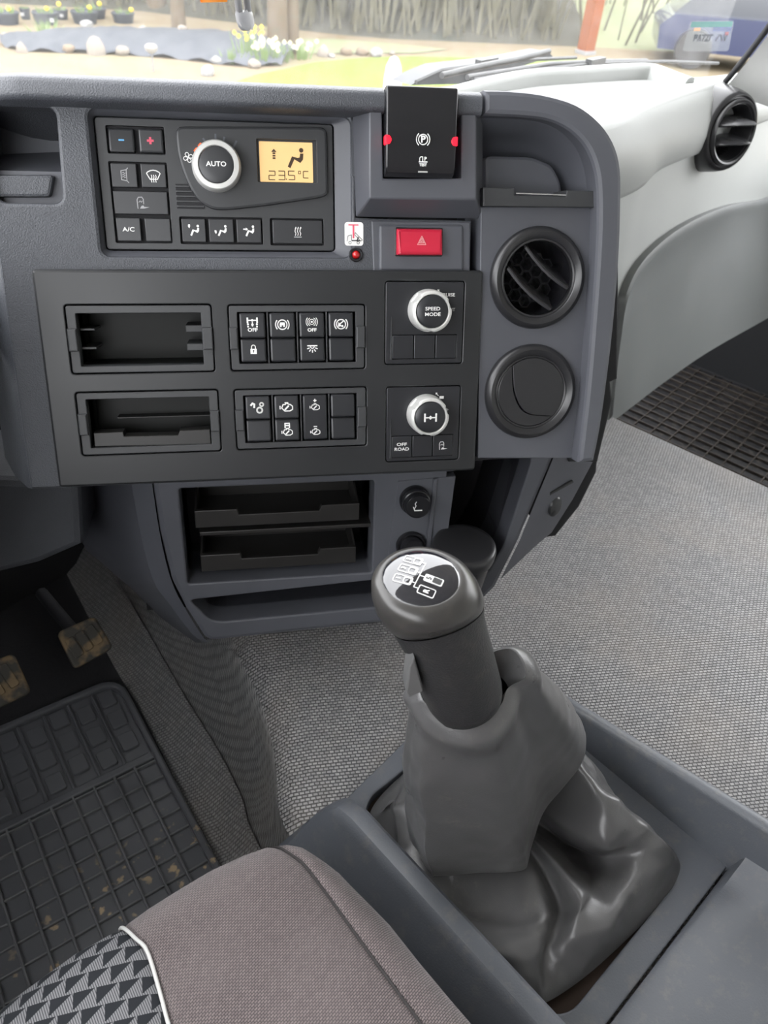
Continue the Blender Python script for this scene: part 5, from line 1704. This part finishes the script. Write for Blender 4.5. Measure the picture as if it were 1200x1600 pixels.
# ------------------------------------------------------------------ garden outside
GZ = -1.75
def og(px_, py_, z=GZ):
    p = FW.uv(px_, py_, z)
    return Vector((p[0], p[1], z))
def ground_mat(name, c1, c2, c3, scale):
    m, t, b = nodes(name)
    v = coords(t)
    n1 = noise(t, v, scale, 6.0, .7)
    n2 = noise(t, v, scale * 6, 4.0, .6)
    cc = ramp(t, n1, [(.3, c1), (.5, c2), (.7, c3)])
    cc = mixc(t, ramp(t, n2, [(.35, (0, 0, 0)), (.75, (.5,) * 3)]), cc, c2)
    t.links.new(cc, b.inputs['Base Color'])
    b.inputs['Roughness'].default_value = .95
    b.inputs['Specular IOR Level'].default_value = .1
    return m
M_STRAW = ground_mat('dry_straw_ground', (0.127, 0.097, 0.060), (0.164, 0.135, 0.094), (0.135, 0.127, 0.067), .9)
M_LAWN = ground_mat('spring_lawn', (.105, .150, .032), (.125, .165, .042), (.090, .138, .032), 1.2)
M_FIELD = ground_mat('pale_field', (0.139, 0.155, 0.090), (0.163, 0.172, 0.106), (0.122, 0.134, 0.082), .3)
M_WOODL = ground_mat('winter_woodland_floor', (0.048, 0.048, 0.038), (0.062, 0.059, 0.048), (0.041, 0.045, 0.038), .35)
M_MEMB = ground_mat('weed_membrane', (0.059, 0.063, 0.072), (0.077, 0.081, 0.090), (0.045, 0.050, 0.059), 1.5)
rows = [[(x, y, GZ) for x in (-40, -20, -8, 0, 8, 20, 40)] for y in (1.6, 8, 16, 24)]
structure('ground', MB().grid(rows), M_STRAW)
def hy0(x):
    return interp([(-60, 17.6), (-1.5, 17.4), (0.5, 16.6), (2.5, 15.9), (7, 16.2)], x)
rows = []
for k, z in ((0, GZ - .01), (3, GZ + 1.2), (8, GZ + 3.6), (20, 7.0), (40, 12)):
    rows.append([(x, hy0(x) + k, z + (.15 * math.sin(x * .7 + k) if k else 0)) for x in [-60, -40, -25, -15, -8, -4, -1.5, 0, 1, 2, 3, 4, 5, 6, 6.8]])
structure('hill', MB().grid(rows), M_WOODL, smooth=80)
rows = []
for k, z in ((0, GZ - .01), (3, GZ + .9), (8, GZ + 2.6), (20, 5.5), (40, 10)):
    rows.append([(x, 16.2 + k, z) for x in (6.8, 8, 10, 14, 20, 30, 45, 70)])
structure('hill', MB().grid(rows), M_FIELD, smooth=80)
def patch(name, label, q, m_, dz, cat):
    P_ = [og(*p) for p in q]
    mb_ = MB().flat([(p.x, p.y) for p in P_], GZ + dz)
    return mb_
L_ = [(350, 150), (372, 128), (400, 118), (440, 110), (490, 99), (560, 92), (640, 89), (760, 92), (960, 95), (1000, 160), (700, 170)]
structure('lawn', patch('lawn', '', L_, None, .012, ''), M_LAWN)
L_ = [(448, 62), (520, 62), (600, 68), (700, 78), (650, 84), (560, 84), (470, 85)]
structure('lawn', patch('lawn', '', L_, None, .012, ''), M_FIELD)
# black membrane over the bed, gently rumpled
up_ = spline([og(*p) for p in ((2, 66), (60, 57), (130, 48), (220, 47), (300, 50), (370, 52), (430, 62), (470, 80))], 40)
lo_ = spline([og(*p) for p in ((2, 72), (30, 80), (90, 83), (160, 85), (240, 90), (310, 97), (370, 104), (440, 104))], 40)
rows = []
for i in range(41):
    a, b = Vector(up_[i]), Vector(lo_[i])
    rows.append([tuple(a.lerp(b, k / 8) + Vector((0, 0, .03 + .10 * math.sin(k / 8 * math.pi) + .03 * math.sin(i * 1.3 + k)))) for k in range(9)])
mono('weed_membrane', 'dark grey weed membrane sheet covering the flower bed', 'membrane', MB().grid(rows), M_MEMB, smooth=80)
# stones
M_STONE = [ground_mat('pale_stone', (0.171, 0.143, 0.116), (0.198, 0.176, 0.151), (0.151, 0.132, 0.110), 6), ground_mat('white_stone', (0.206, 0.204, 0.193), (0.220, 0.217, 0.209), (0.187, 0.184, 0.176), 6), ground_mat('tan_stone', (0.143, 0.110, 0.083), (0.165, 0.132, 0.099), (0.132, 0.099, 0.072), 6)]
def stone(x, y, w, k, label, sharp=0.0):
    c = og(x, y)
    dist = (c - CAM).dot(Vector(CM.col[2]))
    r = w * dist / F_PX / 2
    bm = bmesh.new()
    bmesh.ops.create_icosphere(bm, subdivisions=2, radius=1)
    rnd = random.Random(int(x * 7 + y))
    off = Vector((rnd.random() * 9, rnd.random() * 9, rnd.random() * 9))
    me = MB()
    for v in bm.verts:
        p = v.co.copy()
        p *= 1 + .28 * mnoise.noise(p * 1.4 + off)
        if sharp:
            p.z = p.z * (1 + sharp) - sharp * .5 * math.hypot(p.x, p.y)
        me.v.append((p.x * r, p.y * r * .8, p.z * r * .72 + r * .5))
    me.f = [tuple(v.index for v in f.verts) for f in bm.faces]
    bm.free()
    mono('stone', label, 'stone', me, M_STONE[k], Frame(c, (1, 0, 0), (0, 1, 0), (0, 0, 1)), group='stones along the beds', smooth=40)
for a in ((35, 82, 17, 0, 'pointed pale stone at the left end of the membrane', .9), (108, 82, 20, 2, 'round tan stone between two pale stones on the membrane edge', 0), (150, 85, 29, 0, 'largest pointed pale stone on the membrane front edge', .9),
          (192, 86, 22, 0, 'low pale stone right of the largest pointed stone', 0), (286, 50, 16, 0, 'round pale stone behind the membrane beside a tree', 0), (299, 58, 17, 2, 'flat tan stone on the rear membrane edge', 0),
          (338, 99, 17, 1, 'white stone low at the front of the membrane', 0), (366, 70, 13, 1, 'small white stone standing on the membrane', 0), (446, 78, 15, 0, 'round pale stone at the foot of the double tree', 0), (505, 88, 20, 0, 'grey pointed stone at the left of the lawn edge row', .6),
          (519, 90, 10, 1, 'tiny white stone next to the pointed lawn edge stone', 0), (541, 86, 20, 2, 'tan stone in the middle of the lawn edge row', 0), (566, 86, 22, 2, 'large pinkish stone in the lawn edge row', 0), (588, 88, 19, 1, 'bright white stone in the lawn edge row', 0),
          (613, 86, 10, 0, 'smallest stone at the right end of the lawn edge row', 0), (325, 118, 22, 1, 'white stone just above the dashboard brow', .3), (398, 106, 20, 0, 'pale stone beside the yellow flowers at the lawn corner', 0), (225, 51, 16, 0, 'flat pale stone behind the membrane at the middle', 0),
          (136, 45, 20, 1, 'white stone behind the membrane below the pots', 0), (8, 60, 14, 0, 'pale stone at the left picture edge', 0)):
    stone(*a)
# pots
M_POT = plain('black_nursery_pot', (.035, .04, .048), .6)
M_LEAF = plain('spring_leaf', (.11, .16, .05), .7)
M_YEL = plain('yellow_petal', (.55, .38, .02), .6)
M_TAGW = plain('white_tag', (.3, .3, .3), .5)
def pot(x0, x1, y0, y1, flower, tagx, label):
    c = og((x0 + x1) / 2, y1)
    dist = (c - CAM).dot(Vector(CM.col[2]))
    s_ = dist / F_PX
    r = (x1 - x0) * s_ / 2
    h = (y1 - y0) * s_ * .95
    fr = Frame(c, (1, 0, 0), (0, 1, 0), (0, 0, 1))
    T = Thing('potted_plant', label, 'potted plant', fr, (0, 0, 0), group='potted plants behind the bed')
    T.part('pot', MB().lathe((0, 0), [(r * .80, 0), (r * .95, h * .85), (r * 1.0, h * .85), (r * 1.0, h), (r * .93, h), (r * .9, h * .9), (.001, h * .88)], 24, True), M_POT)
    mb_ = MB()
    rnd = random.Random(int(x0))
    for k in range(26):
        a, l_ = rnd.random() * 6.28, r * (.3 + .5 * rnd.random())
        bx, by = .5 * r * math.cos(a), .5 * r * math.sin(a)
        mb_.add([(bx, by, h * .85), (bx + .02, by, h * .85), (bx + l_ * .4 * math.cos(a), by + l_ * .4 * math.sin(a), h * .9 + l_ * .7)], [(0, 1, 2)])
    T.part('foliage', mb_, M_LEAF, smooth=0)
    if flower:
        fx_ = (flower[0] - (x0 + x1) / 2) * s_
        fz_ = h + (y0 - flower[1]) * s_ * .9
        T.part('stalk', MB().tube([(fx_, 0, h * .8), (fx_, 0, fz_)], .008, 6), M_LEAF)
        bm = bmesh.new(); bmesh.ops.create_icosphere(bm, subdivisions=2, radius=3.6 * s_)
        me = MB(); me.v = [(v.co.x + fx_, v.co.y - .02, v.co.z * .9 * (1 + .15 * math.sin(9 * math.atan2(v.co.y, v.co.x))) + fz_) for v in bm.verts]; me.f = [tuple(v.index for v in f.verts) for f in bm.faces]; bm.free()
        T.part('flower', me, M_YEL)
    if tagx:
        tx = (tagx[0] - (x0 + x1) / 2) * s_
        T.part('price_tag', MB().add([(tx - .03, -r * 1.02, h * .35), (tx + .03, -r * 1.02, h * .35), (tx + .03, -r * 1.02, h * .65), (tx - .03, -r * 1.02, h * .65), (tx - .03, -r * .98, h * .35), (tx + .03, -r * .98, h * .35), (tx + .03, -r * .98, h * .65), (tx - .03, -r * .98, h * .65)], [(0, 1, 2, 3), (7, 6, 5, 4), (3, 2, 6, 7), (0, 4, 5, 1)]), M_TAGW)
for a in ((-8, 32, 20, 37, (18, 15), None, 'dark pot with yellow flower cut by the left picture edge'), (33, 49, 14, 30, None, (38, 24), 'small dark pot with white tag behind the leftmost pot'), (53, 93, 20, 37, (77, 15), (85, 31), 'second large dark pot with yellow flower from the left'),
          (84, 108, 16, 30, (96, 8), (99, 22), 'dark pot behind the second large pot with taller yellow flower'), (113, 154, 19, 36, (143, 13), None, 'third large dark pot with yellow flower from the left'), (129, 167, 14, 28, (158, 7), None, 'dark pot behind the third large pot with tallest yellow flower'), (176, 211, 21, 35, (207, 16), None, 'rightmost dark pot with yellow flower near the pink bed')):
    pot(*a)
# trees
M_BARK = ground_mat('brown_bark', (0.080, 0.060, 0.040), (0.110, 0.085, 0.060), (0.090, 0.085, 0.060), 8)
M_TWIG = ground_mat('winter_twigs', (0.083, 0.077, 0.058), (0.102, 0.096, 0.070), (0.070, 0.070, 0.054), 3)
def bare_tree(mb_, base, h, r, rnd, depth=0, dirv=None):
    d = dirv or Vector((rnd.uniform(-.08, .08), rnd.uniform(-.08, .08), 1)).normalized()
    P_ = [base]
    n_ = 4
    for k in range(n_):
        d = (d + Vector((rnd.uniform(-.14, .14), rnd.uniform(-.14, .14), rnd.uniform(0, .06)))).normalized()
        P_.append(P_[-1] + d * h / n_)
    mb_.tube(P_, [r * (1 - .7 * k / n_) for k in range(n_ + 1)], 6 if depth else 10, False)
    if depth < 2:
        for k in range(5 if depth == 0 else 4):
            b = P_[rnd.randint(1 if depth else 2, n_)]
            a = rnd.random() * 6.28
            dd = Vector((math.cos(a), math.sin(a), rnd.uniform(.3, 1.1))).normalized()
            bare_tree(mb_, b, h * rnd.uniform(.35, .6), r * .35, rnd, depth + 1, dd)
def tree(px_, py_, h, r, seed, label, lean=None, mat=None):
    c = og(px_, py_)
    rnd = random.Random(seed)
    fr = Frame(c, (1, 0, 0), (0, 1, 0), (0, 0, 1))
    mb_ = MB()
    P_ = [Vector((0, 0, -.05)), Vector((0, 0, h * .25)), Vector(((lean or 0) * h * .5, 0, h * .5)), Vector(((lean or 0) * h, .1, h))]
    T = Thing('tree', label, 'tree', fr, (0, 0, 0), group='bare trees behind the bed')
    T.part('trunk', MB().tube(P_, [r * 1.25, r, r * .8, r * .4], 12, False), mat or M_BARK)
    for k in range(7):
        b = P_[1].lerp(P_[3], .15 + .12 * k)
        a = rnd.random() * 6.28
        bare_tree(mb_, b, h * .45, r * .3, rnd, 1, Vector((math.cos(a), math.sin(a), .7)).normalized())
    T.part('branches', mb_, M_TWIG)
tree(434, 72, 5.5, .14, 1, 'left stem of the pair of mossy tree trunks above the console', -.03)
tree(455, 70, 5.5, .11, 2, 'right stem of the pair of tree trunks above the console', .08)
tree(280, 46, 5.0, .10, 3, 'slim tree trunk behind the membrane between pots and cable', .0)
tree(247, 16, 5.0, .16, 4, 'tree trunk at the top edge behind the rightmost pot', .0)
# thicket on the slope: uncountable brushwood
rnd = random.Random(11)
mb = MB()
for k in range(7000):
    x = rnd.uniform(-9, 9)
    kk = rnd.uniform(.1, 6) ** 1.0
    y = hy0(x) + kk
    if x > 6.3 and rnd.random() < .9:
        continue
    z = GZ + (kk * .4 if kk < 3 else 1.2 + (kk - 3) * .48)
    h = rnd.uniform(1.2, 4.0)
    w_ = rnd.uniform(.012, .035)
    dx, dy = rnd.uniform(-.35, .35) * h, rnd.uniform(-.3, .3)
    mb.add([(x - w_, y, z), (x + w_, y, z), (x + dx * .5 + w_ * .6, y + dy, z + h * .55), (x + dx, y + dy, z + h), (x + dx * .5 - w_ * .6, y + dy, z + h * .55), (x, y + w_, z)], [(0, 1, 2, 4), (4, 2, 3), (1, 5, 2), (5, 0, 4, 2)])
mono('brushwood', 'grey brown winter brushwood on the slope behind the garden', 'brushwood', mb, M_TWIG, kind='stuff', smooth=0)
# flower clumps by the lawn corner
def clump(x, y, n_, hh, m_, label):
    c = og(x, y)
    rnd = random.Random(int(x))
    mb_ = MB()
    fl_ = MB()
    for k in range(n_):
        a, r_ = rnd.random() * 6.28, rnd.random() * .22
        bx, by = r_ * math.cos(a), r_ * math.sin(a)
        tx, ty, tz = bx * 1.6, by * 1.6, hh * rnd.uniform(.6, 1)
        mb_.add([(bx - .015, by, 0), (bx + .015, by, 0), (tx, ty, tz)], [(0, 1, 2)])
        if m_ and k % 3 == 0:
            fl_.add([(tx - .035, ty, tz), (tx, ty - .03, tz - .03), (tx + .035, ty, tz), (tx, ty, tz + .04)], [(0, 1, 2), (0, 2, 3), (0, 1, 3), (1, 2, 3)])
    T = Thing('flower_clump', label, 'plant', Frame(c, (1, 0, 0), (0, 1, 0), (0, 0, 1)), (0, 0, 0), group='plants in the bed')
    T.part('leaves', mb_, M_LEAF, smooth=0)
    if m_:
        T.part('blossoms', fl_, m_, smooth=0)
M_CREAM = plain('pale_blossom', (.42, .41, .25), .7)
for a in ((387, 92, 40, .42, M_YEL, 'tall yellow flowering clump left of the lawn corner'), (362, 98, 26, .2, None, 'low green clump at the front of the membrane'), (412, 98, 40, .32, M_CREAM, 'pale blossoming clump at the lawn corner'), (430, 95, 34, .3, M_CREAM, 'pale blossoming clump below the double tree'), (468, 92, 30, .25, M_CREAM, 'pale clump right of the double tree'), (72, 54, 30, .22, None, 'green tuft on the rear edge of the membrane below the pots')):
    clump(*a)
# garden lamp and white post
c = og(240, 112)
T = Thing('garden_lamp', 'small pale garden lamp standing before the membrane', 'lamp', Frame(c, (1, 0, 0), (0, 1, 0), (0, 0, 1)), (0, 0, 0))
T.part('stick', MB().tube([(0, 0, 0), (0, 0, .24)], .012, 8), plain('grey_metal_post', (.15, .15, .15), .5))
T.part('head', MB().lathe((0, 0), [(.03, .22), (.08, .26), (.085, .30), (.06, .33), (.005, .34)], 20, True), plain('lamp_cream', (.22, .21, .19), .5))
c = og(612, 150)
T = Thing('white_post', 'white pointed post tip just left of the parking brake lever', 'post', Frame(c, (1, 0, 0), (0, 1, 0), (0, 0, 1)), (0, 0, 0))
T.part('shaft', MB().lathe((0, 0), [(.13, 0), (.12, .22), (.10, .36), (.05, .46), (.005, .48)], 20, True), plain('white_paint', (.5, .5, .5), .5))
# carport posts
M_POST = ground_mat('red_brown_timber', (0.153, 0.050, 0.023), (0.189, 0.068, 0.032), (0.135, 0.041, 0.018), 3)
def post(x, y, w, label):
    c = og(x, y)
    r = w * (c - CAM).dot(Vector(CM.col[2])) / F_PX / 2
    fr = Frame(c, (.9, .43, 0), (-.43, .9, 0), (0, 0, 1))
    T = Thing('timber_post', label, 'post', fr, (0, 0, 0), group='red brown carport posts')
    o = T.part('post', MB().box(-r, r, -r, r, 0, 3.2, .01), M_POST)
    T.part('foot', MB().box(-r * 1.2, r * 1.2, -r * 1.2, r * 1.2, -.02, .06, .005), plain('post_shoe', (.2, .2, .2), .5) if 'post_shoe' not in bpy.data.materials else bpy.data.materials['post_shoe'])
post(914, 84, 19, 'left red brown timber post behind the wipers')
post(1064, 52, 15, 'middle red brown timber post above the parked car')
post(1172, 58, 17, 'right red brown timber post beside the pillar')
# parked car
c = og(1115, 100)
cd = (c - CAM).dot(Vector(CM.col[2]))
fr = Frame(Vector((c.x, c.y, GZ)), (.93, -.36, 0), (.36, .93, 0), (0, 0, 1))
T = Thing('parked_car', 'dark blue parked car with pale roof behind the wiper', 'car', fr, (0, 0, 0))
def cs(L_, y0, y1, inset=.0):
    return MB().loft([[(x, y, z) for x, z in L_] for y in (y0, y1)], True, True)
k_ = .62
T.part('body', cs([(-1.15, .25), (-1.2, .6), (-1.0, .78), (1.9, .85), (2.6, .8), (2.7, .3)], -.8, .8), plain('dark_blue_paint', (.015, .022, .06), .25, coat=.6))
T.part('cabin', cs([(-1.0, .78), (-.55, 1.22), (-.3, 1.27), (1.6, 1.27), (2.2, .85)], -.66, .66), plain('tinted_car_glass', (.06, .065, .075), .15))
T.part('roof', cs([(-.62, 1.20), (-.5, 1.27), (-.3, 1.31), (1.5, 1.31), (1.6, 1.26)], -.68, .68), plain('pale_roof_paint', (.4, .41, .42), .3))
for sx in (-.55, 1.75):
    for sy in (-.82, .82):
        w_ = MB().lathe((0, 0), [(.12, -.09), (.30, -.09), (.31, 0), (.30, .09), (.12, .09), (.001, .07)], 24, True).move(lambda u, v, n: (sx + u, sy + n * (1 if sy > 0 else -1), .31 + v))
        T.part('wheel', w_, M_RUBBER)
